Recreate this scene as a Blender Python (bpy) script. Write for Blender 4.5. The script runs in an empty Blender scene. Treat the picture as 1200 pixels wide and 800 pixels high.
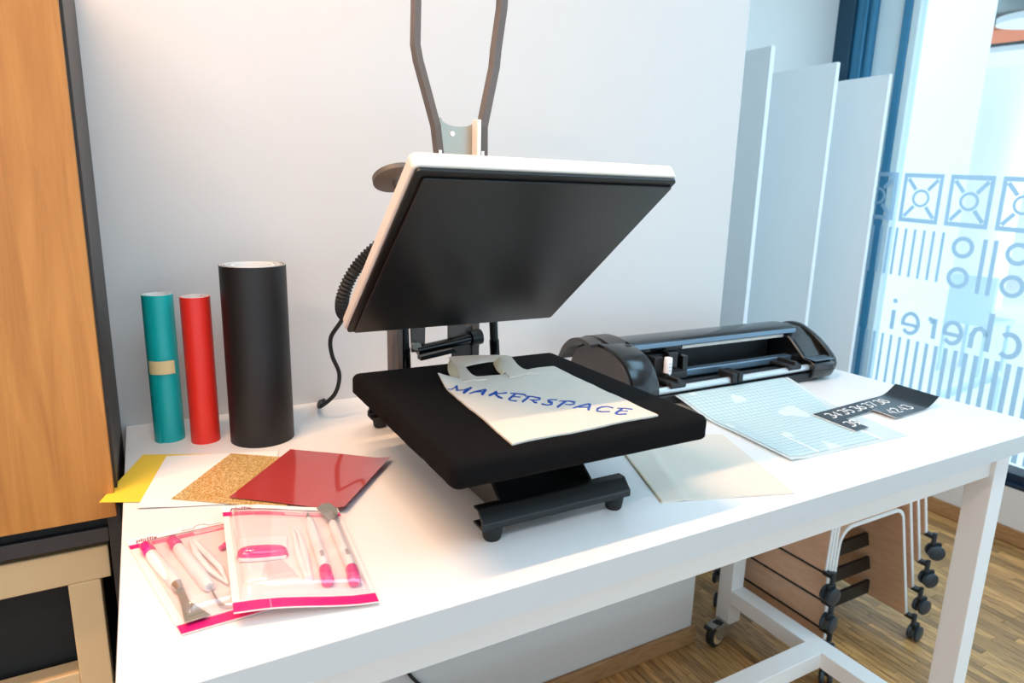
import bpy, bmesh, math, random
from mathutils import Vector, Matrix, noise as mnoise

random.seed(7)
C = bpy.context.scene
T = 1.0                                   # table top height above the floor

# ------------------------------------------------------------------ camera
cam_d = bpy.data.cameras.new('camera')
cam = bpy.data.objects.new('camera', cam_d)
C.collection.objects.link(cam)
CAM = Vector((0.0562, -1.4076, T + 0.4556))
yaw, pitch, roll = 0.5094, 0.2208, 0.0258
fw = Vector((math.sin(yaw) * math.cos(pitch), math.cos(yaw) * math.cos(pitch), -math.sin(pitch)))
r0 = Vector((math.cos(yaw), -math.sin(yaw), 0.0))
u0 = r0.cross(fw)
rt = r0 * math.cos(roll) + u0 * math.sin(roll)
up = u0 * math.cos(roll) - r0 * math.sin(roll)
M = Matrix.Identity(4)
for i in range(3):
    M[i][0], M[i][1], M[i][2], M[i][3] = rt[i], up[i], -fw[i], CAM[i]
cam.matrix_world = M
cam_d.sensor_width = 36.0
cam_d.lens = 777.286 / 1200 * 36
cam_d.clip_start = 0.02
cam_d.clip_end = 200
cam_d.dof.use_dof = True
cam_d.dof.focus_distance = 1.1
cam_d.dof.aperture_fstop = 5.6
C.camera = cam

# ------------------------------------------------------------------ sky, lamps, exposure
w = bpy.data.worlds.new('sky')
C.world = w
w.use_nodes = True
nt = w.node_tree
bg = nt.nodes['Background']
bg.inputs['Color'].default_value = (0.70, 0.88, 1.0, 1)
bg.inputs['Strength'].default_value = 2.4


def area(name, loc, sx, sy, power, col, rot=(0, 0, 0)):
    d = bpy.data.lights.new(name, 'AREA')
    d.shape = 'RECTANGLE'
    d.size, d.size_y, d.energy, d.color = sx, sy, power, col
    o = bpy.data.objects.new(name, d)
    o.location = loc
    o.rotation_euler = rot
    C.collection.objects.link(o)
    return o


WARM = (1.0, 0.60, 0.34)
area('ceiling_strip_light', (-0.42, -0.655, T + 2.12), 1.2, 0.05, 55, WARM)
area('ceiling_strip_light', (-1.7, -2.1, T + 2.12), 0.9, 0.05, 34, WARM)  # second strip, added out of view as warm fill from the left
COOL = (0.42, 0.75, 1.0)
for px, py in ((-1.5, -2.5), (0.3, -2.05), (1.8, -2.0), (2.45, -0.8)):
    area('added_cool_fill', (px, py, 3.16), 1.1, 1.1, 23, COOL)  # cool overhead fill, added out of view to lift the ambient light

C.view_settings.view_transform = 'Standard'
C.view_settings.look = 'None'
C.view_settings.gamma = 1.0
C.view_settings.use_curve_mapping = False
C.view_settings.exposure = -0.08
C.cycles.use_denoising = True
C.cycles.max_bounces = 10
C.cycles.diffuse_bounces = 5
C.cycles.transparent_max_bounces = 24
C.cycles.caustics_reflective = False
C.cycles.caustics_refractive = False
C.cycles.sample_clamp_indirect = 6.0


# ------------------------------------------------------------------ helpers
def lin(c):
    return tuple(((v / 255 + 0.055) / 1.055) ** 2.4 if v / 255 > 0.04045 else v / 255 / 12.92 for v in c) + (1.0,)


def mat(name, rgb, rough=0.5, metal=0.0, spec=0.5, noise=None, bump=None, coat=0.0, emit=None, stretch=(1, 1, 1), sheen=0.0):
    m = bpy.data.materials.new(name)
    m.use_nodes = True
    n, l = m.node_tree.nodes, m.node_tree.links
    b = n['Principled BSDF']
    b.inputs['Base Color'].default_value = lin(rgb)
    b.inputs['Roughness'].default_value = rough
    b.inputs['Metallic'].default_value = metal
    b.inputs['Specular IOR Level'].default_value = spec
    b.inputs['Coat Weight'].default_value = coat
    b.inputs['Coat Roughness'].default_value = 0.08
    b.inputs['Sheen Weight'].default_value = sheen
    tc = n.new('ShaderNodeTexCoord')
    mp = n.new('ShaderNodeMapping')
    mp.inputs['Scale'].default_value = stretch
    l.new(tc.outputs['Object'], mp.inputs['Vector'])
    if noise:
        t = n.new('ShaderNodeTexNoise')
        t.inputs['Scale'].default_value = noise[0]
        t.inputs['Detail'].default_value = 5
        l.new(mp.outputs['Vector'], t.inputs['Vector'])
        mx = n.new('ShaderNodeMix')
        mx.data_type = 'RGBA'
        a = lin(rgb)
        k = noise[1]
        mx.inputs[6].default_value = tuple(v * (1 - k) for v in a[:3]) + (1,)
        mx.inputs[7].default_value = tuple(min(1, v * (1 + k)) for v in a[:3]) + (1,)
        l.new(t.outputs['Fac'], mx.inputs[0])
        l.new(mx.outputs[2], b.inputs['Base Color'])
    if bump:
        t2 = n.new('ShaderNodeTexNoise')
        t2.inputs['Scale'].default_value = bump[0]
        t2.inputs['Detail'].default_value = 4
        l.new(mp.outputs['Vector'], t2.inputs['Vector'])
        bp = n.new('ShaderNodeBump')
        bp.inputs['Strength'].default_value = bump[1]
        bp.inputs['Distance'].default_value = 0.002
        l.new(t2.outputs['Fac'], bp.inputs['Height'])
        l.new(bp.outputs['Normal'], b.inputs['Normal'])
    if emit:
        b.inputs['Emission Color'].default_value = lin(rgb)
        b.inputs['Emission Strength'].default_value = emit
    return m


def wood(name, dark, light, scale, stretch, rough=0.45, per_object=0.0):
    m = mat(name, light, rough)
    n, l = m.node_tree.nodes, m.node_tree.links
    b = n['Principled BSDF']
    tc = n.new('ShaderNodeTexCoord')
    mp = n.new('ShaderNodeMapping')
    mp.inputs['Scale'].default_value = stretch
    l.new(tc.outputs['Object'], mp.inputs['Vector'])
    t = n.new('ShaderNodeTexNoise')
    t.inputs['Scale'].default_value = scale
    t.inputs['Detail'].default_value = 8
    t.inputs['Roughness'].default_value = 0.65
    t.inputs['Distortion'].default_value = 0.6
    l.new(mp.outputs['Vector'], t.inputs['Vector'])
    cr = n.new('ShaderNodeValToRGB')
    cr.color_ramp.elements[0].position = 0.32
    cr.color_ramp.elements[1].position = 0.66
    cr.color_ramp.elements[0].color = lin(dark)
    cr.color_ramp.elements[1].color = lin(light)
    l.new(t.outputs['Fac'], cr.inputs['Fac'])
    out = cr.outputs['Color']
    if per_object:
        oi = n.new('ShaderNodeObjectInfo')
        ad = n.new('ShaderNodeVectorMath')
        ad.operation = 'ADD'
        l.new(mp.outputs['Vector'], ad.inputs[0])
        l.new(oi.outputs['Location'], ad.inputs[1])
        l.new(ad.outputs['Vector'], t.inputs['Vector'])
        hs = n.new('ShaderNodeHueSaturation')
        mr = n.new('ShaderNodeMapRange')
        mr.inputs[3].default_value = 1 - per_object
        mr.inputs[4].default_value = 1 + per_object
        l.new(oi.outputs['Random'], mr.inputs[0])
        l.new(mr.outputs[0], hs.inputs['Value'])
        l.new(out, hs.inputs['Color'])
        out = hs.outputs['Color']
    l.new(out, b.inputs['Base Color'])
    return m


def clear(name, tint, gloss=0.08, rough=0.03, body=0.0):
    """thin clear sheet: mostly see-through, some mirror, some milky body"""
    m = bpy.data.materials.new(name)
    m.use_nodes = True
    n, l = m.node_tree.nodes, m.node_tree.links
    n.remove(n['Principled BSDF'])
    tr = n.new('ShaderNodeBsdfTransparent')
    tr.inputs['Color'].default_value = lin(tint)
    gl = n.new('ShaderNodeBsdfGlossy')
    gl.inputs['Roughness'].default_value = rough
    lw = n.new('ShaderNodeLayerWeight')
    lw.inputs['Blend'].default_value = 0.5
    pw = n.new('ShaderNodeMath')
    pw.operation = 'POWER'
    pw.inputs[1].default_value = 5.0
    l.new(lw.outputs['Facing'], pw.inputs[0])
    ml = n.new('ShaderNodeMath')
    ml.operation = 'MULTIPLY_ADD'
    ml.inputs[1].default_value = 0.8
    ml.inputs[2].default_value = gloss
    ml.use_clamp = True
    l.new(pw.outputs[0], ml.inputs[0])
    m1 = n.new('ShaderNodeMixShader')
    l.new(ml.outputs[0], m1.inputs[0])
    l.new(tr.outputs[0], m1.inputs[1])
    l.new(gl.outputs[0], m1.inputs[2])
    last = m1
    if body:
        df = n.new('ShaderNodeBsdfDiffuse')
        df.inputs['Color'].default_value = lin(tint)
        m2 = n.new('ShaderNodeMixShader')
        m2.inputs[0].default_value = body
        l.new(m1.outputs[0], m2.inputs[1])
        l.new(df.outputs[0], m2.inputs[2])
        last = m2
    l.new(last.outputs[0], n['Material Output'].inputs['Surface'])
    return m


LOC = {}


def empty(name, loc, label=None, cat=None, group=None, kind=None):
    o = bpy.data.objects.new(name, None)
    o.empty_display_size = 0.05
    o.location = loc
    C.collection.objects.link(o)
    LOC[o.name] = Vector(loc)
    tag(o, label, cat, group, kind)
    return o


def tag(o, label=None, cat=None, group=None, kind=None):
    if label: o['label'] = label
    if cat: o['category'] = cat
    if group: o['group'] = group
    if kind: o['kind'] = kind
    return o


class MB:
    """collects shapes in world coordinates and links them as ONE mesh object"""

    def __init__(s):
        s.v, s.f, s.uv = [], [], {}

    def add(s, vs, fs):
        k = len(s.v)
        s.v += [tuple(v) for v in vs]
        s.f += [tuple(i + k for i in f) for f in fs]
        return s

    def box(s, x0, x1, y0, y1, z0, z1):
        return s.prism([(x0, y0, z0), (x1, y0, z0), (x1, y1, z0), (x0, y1, z0)], (0, 0, z1 - z0))

    def prism(s, poly, off):
        poly = [Vector(p) for p in poly]
        off = Vector(off)
        n = len(poly)
        nrm = Vector((0, 0, 0))
        for i in range(n):
            nrm += (poly[i] - poly[0]).cross(poly[(i + 1) % n] - poly[0])
        if nrm.dot(off) < 0:
            poly.reverse()
        vs = poly + [p + off for p in poly]
        fs = [tuple(range(n))[::-1], tuple(range(n, 2 * n))]
        fs += [(i, (i + 1) % n, n + (i + 1) % n, n + i) for i in range(n)]
        return s.add(vs, fs)

    def obox(s, c, ax, ay, az):
        """box from centre and three half vectors"""
        c, ax, ay, az = Vector(c), Vector(ax), Vector(ay), Vector(az)
        return s.prism([c - ax - ay - az, c + ax - ay - az, c + ax + ay - az, c - ax + ay - az], az * 2)

    def tube(s, path, r, n=12, caps=True):
        path = [Vector(p) for p in path]
        rs = r if isinstance(r, (list, tuple)) else [r] * len(path)
        k = len(s.v)
        t0 = (path[1] - path[0]).normalized()
        a = Vector((0, 0, 1)) if abs(t0.z) < 0.9 else Vector((1, 0, 0))
        nx = t0.cross(a).normalized()
        for i, p in enumerate(path):
            t = (path[min(i + 1, len(path) - 1)] - path[max(i - 1, 0)]).normalized()
            nx = (nx - t * nx.dot(t)).normalized()
            ny = t.cross(nx)
            for j in range(n):
                q = 2 * math.pi * j / n
                s.v.append(tuple(p + (nx * math.cos(q) + ny * math.sin(q)) * rs[i]))
        for i in range(len(path) - 1):
            for j in range(n):
                a0, a1 = k + i * n + j, k + i * n + (j + 1) % n
                s.f.append((a0, a1, a1 + n, a0 + n))
        if caps:
            s.f.append(tuple(k + j for j in range(n))[::-1])
            e = k + (len(path) - 1) * n
            s.f.append(tuple(e + j for j in range(n)))
        return s

    def cyl(s, a, b, r, n=16):
        return s.tube([a, b], r, n)

    def grid(s, fn, nu, nv, th, up=(0, 0, 1)):
        """sheet of thickness th below fn(u, v)"""
        k = len(s.v)
        N = (nu + 1) * (nv + 1)
        pts = [Vector(fn(i / nu, j / nv)) for j in range(nv + 1) for i in range(nu + 1)]
        off = Vector(up) * th
        s.v += [tuple(p) for p in pts] + [tuple(p - off) for p in pts]
        for j in range(nv + 1):
            for i in range(nu + 1):
                s.uv[k + j * (nu + 1) + i] = (i / nu, j / nv)
                s.uv[k + N + j * (nu + 1) + i] = (i / nu, j / nv)
        W = nu + 1
        for j in range(nv):
            for i in range(nu):
                a = k + j * W + i
                s.f.append((a, a + 1, a + 1 + W, a + W))
                s.f.append((a + N, a + N + W, a + N + W + 1, a + N + 1))
        edge = [k + i for i in range(nu)] + [k + nu + j * W for j in range(nv)] + [k + nv * W + nu - i for i in range(nu)] + [k + (nv - j) * W for j in range(nv)]
        for q in range(len(edge)):
            a, b = edge[q], edge[(q + 1) % len(edge)]
            s.f.append((b, a, a + N, b + N))
        return s

    def build(s, name, m, parent=None, bevel=0.0, seg=2, smooth=False, ang=40, loc=None):
        o0 = LOC[parent.name] if parent is not None else Vector(loc if loc is not None else (0, 0, 0))
        me = bpy.data.meshes.new(name)
        me.from_pydata([tuple(Vector(v) - o0) for v in s.v], [], s.f)
        bm = bmesh.new()
        bm.from_mesh(me)
        bmesh.ops.recalc_face_normals(bm, faces=bm.faces)
        if bevel:
            es = [e for e in bm.edges if len(e.link_faces) == 2 and e.calc_face_angle(0) > math.radians(30)]
            rb = bmesh.ops.bevel(bm, geom=es, offset=bevel, segments=seg, profile=0.5, affect='EDGES', clamp_overlap=True)
            if not smooth:
                for f in rb['faces']:
                    f.smooth = True
        bm.to_mesh(me)
        bm.free()
        if s.uv and not bevel:
            ul = me.uv_layers.new(name='UVMap')
            for lp in me.loops:
                ul.data[lp.index].uv = s.uv.get(lp.vertex_index, (0, 0))
        if smooth:
            me.polygons.foreach_set('use_smooth', [True] * len(me.polygons))
            me.set_sharp_from_angle(angle=math.radians(ang))
        me.materials.append(m)
        o = bpy.data.objects.new(name, me)
        C.collection.objects.link(o)
        LOC[o.name] = o0
        if parent is not None:
            o.parent = parent
        else:
            o.location = o0
        return o


def copy_tree(o, parent=None):
    c = o.copy()
    C.collection.objects.link(c)
    c.parent = parent
    LOC[c.name] = LOC[o.name]
    for ch in list(o.children):
        copy_tree(ch, c)
    return c


def P(x, y, z=0.0):
    """a point given relative to the table top's far left corner"""
    return Vector((x, y, T + z))


def lerp(a, b, t):
    return a + (b - a) * t


def smoothstep(a, b, x):
    t = max(0.0, min(1.0, (x - a) / (b - a)))
    return t * t * (3 - 2 * t)


def bez(pts, n=24):
    """Catmull-Rom through pts"""
    pts = [Vector(p) for p in pts]
    q = [pts[0] * 2 - pts[1]] + pts + [pts[-1] * 2 - pts[-2]]
    out = []
    for i in range(1, len(q) - 2):
        for k in range(n):
            t = k / n
            a, b, c, d = q[i - 1], q[i], q[i + 1], q[i + 2]
            out.append(0.5 * ((2 * b) + (c - a) * t + (2 * a - 5 * b + 4 * c - d) * t * t + (3 * b - a - 3 * c + d) * t ** 3))
    out.append(pts[-1])
    return out


def stroke(mb, pts, hw, z0, th, fn=None):
    """flat pen stroke through 2-D points as a thin raised ribbon"""
    pts = [Vector(p) for p in pts]
    L, Rr = [], []
    for i, p in enumerate(pts):
        t = (pts[min(i + 1, len(pts) - 1)] - pts[max(i - 1, 0)]).normalized()
        n = Vector((-t.y, t.x)) * hw
        L.append(p + n)
        Rr.append(p - n)
    for i in range(len(pts) - 1):
        quad = [L[i], L[i + 1], Rr[i + 1], Rr[i]]
        if fn:
            vs = [fn(q.x, q.y, 0) for q in quad] + [fn(q.x, q.y, th) for q in quad]
            mb.add(vs, [(3, 2, 1, 0), (4, 5, 6, 7), (0, 1, 5, 4), (1, 2, 6, 5), (2, 3, 7, 6), (3, 0, 4, 7)])
        else:
            mb.prism([(q.x, q.y, z0) for q in quad], (0, 0, th))


def arc(cx, cy, rx, ry, a0, a1, n=10):
    return [(cx + rx * math.cos(math.radians(lerp(a0, a1, i / n))), cy + ry * math.sin(math.radians(lerp(a0, a1, i / n)))) for i in range(n + 1)]


def film(name, rgb, tl=0.5):
    m = bpy.data.materials.new(name)
    m.use_nodes = True
    n, l = m.node_tree.nodes, m.node_tree.links
    n.remove(n['Principled BSDF'])
    d = n.new('ShaderNodeBsdfDiffuse')
    t = n.new('ShaderNodeBsdfTranslucent')
    d.inputs['Color'].default_value = t.inputs['Color'].default_value = lin(rgb)
    x = n.new('ShaderNodeMixShader')
    x.inputs[0].default_value = tl
    l.new(d.outputs[0], x.inputs[1])
    l.new(t.outputs[0], x.inputs[2])
    l.new(x.outputs[0], n['Material Output'].inputs['Surface'])
    return m


# a small single-stroke alphabet, unit box: x right, y up, cap height 1
GLYPH = {
    '3': [arc(.28, .74, .26, .26, 140, -80) + arc(.28, .26, .30, .28, 80, -140)],
    '4': [[(.45, 0), (.45, 1), (.02, .3), (.6, .3)]],
    '5': [[(.52, 1), (.12, 1), (.08, .56)] + arc(.28, .32, .28, .32, 120, -130)],
    '6': [[(.45, 1), (.2, .75), (.04, .4)], arc(.3, .3, .27, .3, 0, 360, 16)],
    '7': [[(.02, 1), (.56, 1), (.2, 0)]],
    '8': [arc(.3, .75, .22, .25, 0, 360, 14), arc(.3, .26, .27, .27, 0, 360, 14)],
    '9': [arc(.3, .7, .27, .3, 0, 360, 16), [(.57, .65), (.45, .2), (.15, 0)]],
    '2': [arc(.3, .72, .26, .28, 160, -30) + [(.04, 0), (.58, 0)]],
    'p': [[(.05, -.35), (.05, .6)], arc(.3, .3, .25, .3, 0, 360, 14)],
    'l': [[(.05, 0), (.05, 1)]],
    'o': [arc(.3, .3, .27, .3, 0, 360, 14)],
    't': [[(.15, .95), (.15, .1), (.3, 0)], [(0, .62), (.35, .62)]],
    'i': [[(.05, 0), (.05, .6)], [(.05, .8), (.05, .9)]],
    'x': [[(0, .65), (.5, 0)], [(.5, .65), (0, 0)]],
}


def write(mb, text, org, ux, uy, hw, z, th, adv=None, fn=None):
    """strokes of text: org lower left, ux = one cap height along the line, uy = one cap height up"""
    x = 0.0
    org, ux, uy = Vector(org), Vector(ux), Vector(uy)
    wd = {'l': .3, 'i': .3, 't': .48, 'p': .75, 'o': .75, 'x': .65}
    for ch in text:
        for s in GLYPH.get(ch, []):
            stroke(mb, [org + ux * (x + a) + uy * b for a, b in s], hw, z, th, fn)
        x += adv if adv else wd.get(ch, .75)


# ------------------------------------------------------------------ materials
m_wall = mat('white_paint', (213, 209, 206), 0.85, bump=(60, 0.08))
m_ceil = mat('ceiling_paint', (235, 233, 230), 0.9)
m_top = mat('white_laminate', (230, 228, 226), 0.38, noise=(3, 0.01))
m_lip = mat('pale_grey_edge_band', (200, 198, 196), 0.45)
m_steel_w = mat('white_powder_coat', (236, 233, 230), 0.45)
m_floor = wood('parquet_far', (112, 78, 44), (206, 160, 104), 6, (30, 1.6, 1), 0.4)
m_plank = wood('parquet_strip', (120, 80, 42), (210, 160, 100), 5, (34, 2.2, 8), 0.36, 0.36)
m_base = wood('oak_skirting', (140, 100, 62), (176, 134, 90), 5, (3, 3, 20), 0.5)
m_oak = wood('oak_veneer', (170, 106, 42), (196, 132, 62), 2.6, (16, 16, 1.1), 0.5)
m_carc = mat('dark_brown_carcass', (44, 36, 32), 0.5)
m_rail = mat('graphite_rail', (62, 58, 58), 0.4, metal=0.3)
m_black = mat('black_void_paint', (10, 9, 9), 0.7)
m_beige = mat('beige_board', (208, 174, 130), 0.5, noise=(4, .03))
m_frame = mat('blue_window_frame', (62, 132, 168), 0.35, metal=0.2)
m_frame_d = mat('dark_window_gasket', (26, 66, 88), 0.5)
m_frame_l = mat('pale_window_frame', (214, 230, 234), 0.4)
m_navy = mat('navy_window_panel', (14, 34, 54), 0.4)
m_glass = clear('window_glass', (246, 252, 255), 0.05, 0.0)
m_stick = film('frosted_window_film', (176, 206, 226), 0.37)
m_board = mat('pale_grey_board', (238, 242, 244), 0.5, noise=(5, .012))
m_edge = mat('white_board_edge', (238, 240, 242), 0.5)
m_teal = mat('teal_vinyl', (12, 170, 168), 0.42)
m_red = mat('red_vinyl', (236, 44, 30), 0.42)
m_blackv = mat('black_vinyl', (22, 18, 17), 0.5, noise=(90, .12), bump=(140, .12))
m_paper = mat('white_backing_paper', (240, 236, 232), 0.7)
m_tape = mat('masking_tape', (226, 200, 146), 0.75, noise=(70, .06))
m_yellow = mat('yellow_sheet', (246, 208, 62), 0.45)
m_whites = mat('white_sheet', (246, 240, 236), 0.5)
m_redfoil = mat('dusty_red_glossy_foil', (176, 60, 58), 0.09, coat=0.8)
m_blackmetal = mat('black_powder_coat', (18, 17, 17), 0.42, bump=(300, .06))
m_taupe = mat('taupe_grey_metal', (92, 82, 76), 0.48)
m_cream = mat('cream_white_housing', (238, 228, 218), 0.42)
m_plate = mat('dark_heating_plate', (27, 26, 27), 0.36, noise=(2, .1), bump=(260, .05))
m_rim = mat('black_plate_rim', (7, 7, 7), 0.45)
m_pad = mat('black_pad_cloth', (16, 14, 14), 0.95, spec=0.12, bump=(500, .3), noise=(400, .2))
m_rubber = mat('black_rubber', (20, 20, 20), 0.65)
m_chrome = mat('bright_steel', (205, 205, 205), 0.22, metal=1.0)
m_zinc = mat('zinc_plate', (176, 172, 160), 0.35, metal=0.85)
m_canvas = mat('natural_cotton', (222, 211, 197), 0.9, bump=(700, .35), noise=(35, .035))
m_canvas_e = mat('cotton_hem', (206, 190, 160), 0.9, bump=(700, .3))
m_blue = mat('blue_flex_print', (10, 72, 160), 0.5)
m_pl = mat('black_satin_plastic', (14, 15, 17), 0.22, coat=0.15)
m_plm = mat('black_matt_plastic', (20, 21, 24), 0.55)
m_plt = mat('taupe_black_plastic', (58, 52, 50), 0.4)
m_silver = mat('silver_roller', (205, 212, 216), 0.3, metal=0.6)
m_rblue = mat('blue_grey_rail', (120, 142, 160), 0.3, metal=0.7)
m_whitep = mat('white_plastic', (242, 238, 236), 0.35)
m_card = mat('pale_pink_card', (246, 226, 222), 0.5, noise=(16, .02))
m_pink = mat('pink_print', (232, 20, 108), 0.35)
m_pinkp = mat('glossy_pink_plastic', (226, 24, 128), 0.12, coat=0.6)
m_pinkd = mat('dark_pink_ink', (150, 46, 84), 0.5)
m_grey = mat('grey_ink', (176, 166, 166), 0.6)
m_tool = mat('brushed_steel', (168, 164, 152), 0.38, metal=0.8)
m_blister = clear('clear_blister', (255, 252, 252), 0.05, 0.06, 0.03)
m_num = mat('black_number_vinyl', (30, 38, 44), 0.28)
m_beech = wood('beech_plywood', (212, 168, 136), (228, 188, 156), 4, (4, 4, 14), 0.45)
m_beech_e = mat('white_ply_edge', (232, 228, 224), 0.5)
m_castor = mat('grey_castor', (40, 50, 58), 0.35)
m_out_w = mat('outdoor_white_render', (248, 248, 248), 0.9)
m_out_g = mat('outdoor_pale_paving', (242, 244, 244), 0.8, noise=(3, .06))
m_out_c = mat('hall_ceiling', (176, 190, 192), 0.9, noise=(1, .05))
m_orange = mat('orange_sail', (236, 128, 84), 0.8)
m_hallb = mat('hall_blue', (206, 226, 238), 0.6)


def glitter():
    m = mat('gold_glitter', (205, 150, 60), 0.35, metal=0.3)
    n, l = m.node_tree.nodes, m.node_tree.links
    b = n['Principled BSDF']
    tc = n.new('ShaderNodeTexCoord')
    v = n.new('ShaderNodeTexVoronoi')
    v.inputs['Scale'].default_value = 700
    l.new(tc.outputs['Object'], v.inputs['Vector'])
    cr = n.new('ShaderNodeValToRGB')
    e = cr.color_ramp.elements
    e[0].color, e[1].color = lin((176, 122, 48)), lin((255, 236, 190))
    x = e.new(0.5)
    x.color = lin((222, 176, 92))
    sp = n.new('ShaderNodeSeparateColor')
    l.new(v.outputs['Color'], sp.inputs[0])
    l.new(sp.outputs[0], cr.inputs['Fac'])
    l.new(cr.outputs['Color'], b.inputs['Base Color'])
    return m


m_glit = glitter()


def grid_mat():
    """printed cutting mat: fine grid lines over a pale teal film with paler noise spots"""
    m = mat('mat_grid_print', (196, 228, 230), 0.32)
    n, l = m.node_tree.nodes, m.node_tree.links
    b = n['Principled BSDF']
    uv = n.new('ShaderNodeUVMap')
    br = n.new('ShaderNodeTexBrick')
    br.offset = 0.0
    br.inputs['Scale'].default_value = 1.0
    br.inputs['Mortar Size'].default_value = 0.0026
    br.inputs['Mortar Smooth'].default_value = 0.3
    br.inputs['Brick Width'].default_value = 1 / 26
    br.inputs['Row Height'].default_value = 1 / 30
    br.inputs['Color1'].default_value = lin((200, 218, 219))
    br.inputs['Color2'].default_value = lin((196, 216, 217))
    br.inputs['Mortar'].default_value = lin((142, 182, 189))
    l.new(uv.outputs[0], br.inputs['Vector'])
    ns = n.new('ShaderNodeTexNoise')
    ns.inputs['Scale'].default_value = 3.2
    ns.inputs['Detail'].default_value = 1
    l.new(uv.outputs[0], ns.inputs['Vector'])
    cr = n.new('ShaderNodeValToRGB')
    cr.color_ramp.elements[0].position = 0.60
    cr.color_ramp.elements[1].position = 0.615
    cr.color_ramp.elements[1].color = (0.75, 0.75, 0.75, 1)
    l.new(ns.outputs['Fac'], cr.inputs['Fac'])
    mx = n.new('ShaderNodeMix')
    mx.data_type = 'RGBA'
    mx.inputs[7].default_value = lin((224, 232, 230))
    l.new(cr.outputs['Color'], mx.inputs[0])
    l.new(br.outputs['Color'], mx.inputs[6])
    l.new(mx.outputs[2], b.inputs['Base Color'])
    return m


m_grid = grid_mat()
m_matb = clear('clear_mat_film', (236, 243, 243), 0.05, 0.1, 0.5)

# ------------------------------------------------------------------ the room
XR, WX, DEP = 3.31, 1.558, 1.05            # window wall, end of the pier, depth of the recess


def struct(name, mb, m, parent=None, **k):
    o = mb.build(name, m, parent, **k)
    if parent is None:
        o['kind'] = 'structure'
    return o


floor = struct('floor', MB().box(-3.2, XR + .15, -4.2, 1.25, -0.1, -0.006), m_floor)
struct('ceiling', MB().box(-3.2, XR + .2, -4.2, 1.25, 3.2, 3.35), m_ceil)
struct('wall_back', MB().box(-3.2, WX, 0, 1.25, 0, 3.2), m_wall, bevel=0.004)
struct('wall_recess', MB().box(WX, XR + .2, DEP, 1.25, 0, 3.2), m_ceil)  # lighter paint than the other walls, standing in for window light here
struct('wall_left', MB().box(-3.2, -3.0, -4.2, 0, 0, 3.2), m_wall)
FY = -4.0
struct('wall_front', MB().box(-3.0, XR, FY - .2, FY, 0, .12), m_wall)
struct('wall_front', MB().box(-3.0, XR, FY - .2, FY, 2.60, 3.2), m_wall)
win2 = empty('added_window', (0, FY - .1, .12), kind='structure')  # unseen glazing, added to let in daylight from behind the camera
for fx in (-2.98, -.9, 1.2, 3.24):
    MB().box(fx, fx + .07, FY - .15, FY - .05, .12, 2.60).build('window_mullion', m_frame, win2, bevel=.003)
for (fa, fb) in ((-2.91, -.9), (-.83, 1.2), (1.27, 3.24)):
    MB().box(fa, fb, FY - .105, FY - .097, .12, 2.60).build('pane', m_glass, win2)
struct('wall_right', MB().box(XR, XR + .2, -4.2, DEP, 0, 0.245), m_wall)
struct('wall_right', MB().box(XR, XR + .2, -4.2, DEP, 2.62, 3.2), m_wall)
struct('baseboard_back', MB().box(-3, WX + .012, -.014, 0, 0, .06), m_base, bevel=.003)
struct('baseboard_pier', MB().box(WX, WX + .014, 0, DEP, 0, .06), m_base, bevel=.003)
struct('baseboard_recess', MB().box(WX, XR, DEP - .014, DEP, 0, .06), m_base, bevel=.003)
struct('baseboard_right', MB().box(XR - .014, XR, -4, DEP, 0, .07), m_base, bevel=.003)

# parquet strips running towards the back wall, one object each where they can be told apart
PW = 0.026
proto = {}
col = 0
x = 1.17
while x < XR - .02:
    y = -0.95 + random.random() * 0.3
    near = x < 2.5
    while y < DEP - .02:
        ln = random.choice((0.28, 0.36, 0.44, 0.55))
        wide = PW if x < 2.3 else PW * 1.35
        y1 = min(y + ln, DEP - .02)
        if y1 - y > 0.05 and (y < 0.5 or x < 2.4):
            key = (round(y1 - y, 2), wide)
            if key not in proto:
                L_ = key[0] - .0012
                proto[key] = MB().box(.0005, wide - .0005, 0, L_, -.006, 0).build('floor_strip', m_plank, bevel=.0007, seg=1)
                o = proto[key]
            else:
                o = proto[key].copy()
                C.collection.objects.link(o)
            o.parent = floor
            o.location = (x, y, random.uniform(-.0006, .0002))
            col += 1
        y = y1
    x += PW if x < 2.3 else PW * 1.35
print('strips', col)

# ------------------------------------------------------------------ the glazed wall with its frosted film
win = empty('window_1', (XR, 0, 0.245), kind='structure')
fr = MB()
fr.box(XR + .03, XR + .14, -4.0, 1.01, .245, .30).box(XR + .03, XR + .14, -4.0, 1.01, 2.56, 2.62)
fr.build('bottom_and_top_rail', m_navy, win, bevel=.003)
MB().box(XR + .0, XR + .16, .955, 1.05, .245, 2.62).build('window_frame', m_frame_d, win, bevel=.004)
MB().box(XR + .02, XR + .10, .86, .955, .245, 2.62).box(XR + .005, XR + .10, .885, .90, .245, 2.62).build('window_frame', m_frame, win, bevel=.004)
MB().box(XR + .0, XR + .10, .84, .86, .245, 2.62).build('window_frame', m_frame, win, bevel=.003)
MB().box(XR + .03, XR + .06, .703, .84, .245, 2.62).build('frame_panel', m_frame_l, win, bevel=.003)
MB().box(XR + .012, XR + .10, .664, .703, .245, 2.62).build('window_mullion', m_frame, win, bevel=.003)
MB().box(XR + .02, XR + .08, .628, .664, .245, 2.62).build('window_mullion', m_frame_l, win, bevel=.003)
MB().box(XR + .0, XR + .14, -1.60, -1.53, .245, 2.62).build('window_mullion', m_frame, win, bevel=.003)
MB().box(XR + .0, XR + .14, -3.3, -3.23, .245, 2.62).build('window_mullion', m_frame, win, bevel=.003)
for a, b in ((-1.53, .628), (-3.23, -1.60), (-4.0, -3.3)):
    MB().box(XR + .045, XR + .053, a, b, .30, 2.56).build('pane', m_glass, win)
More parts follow.
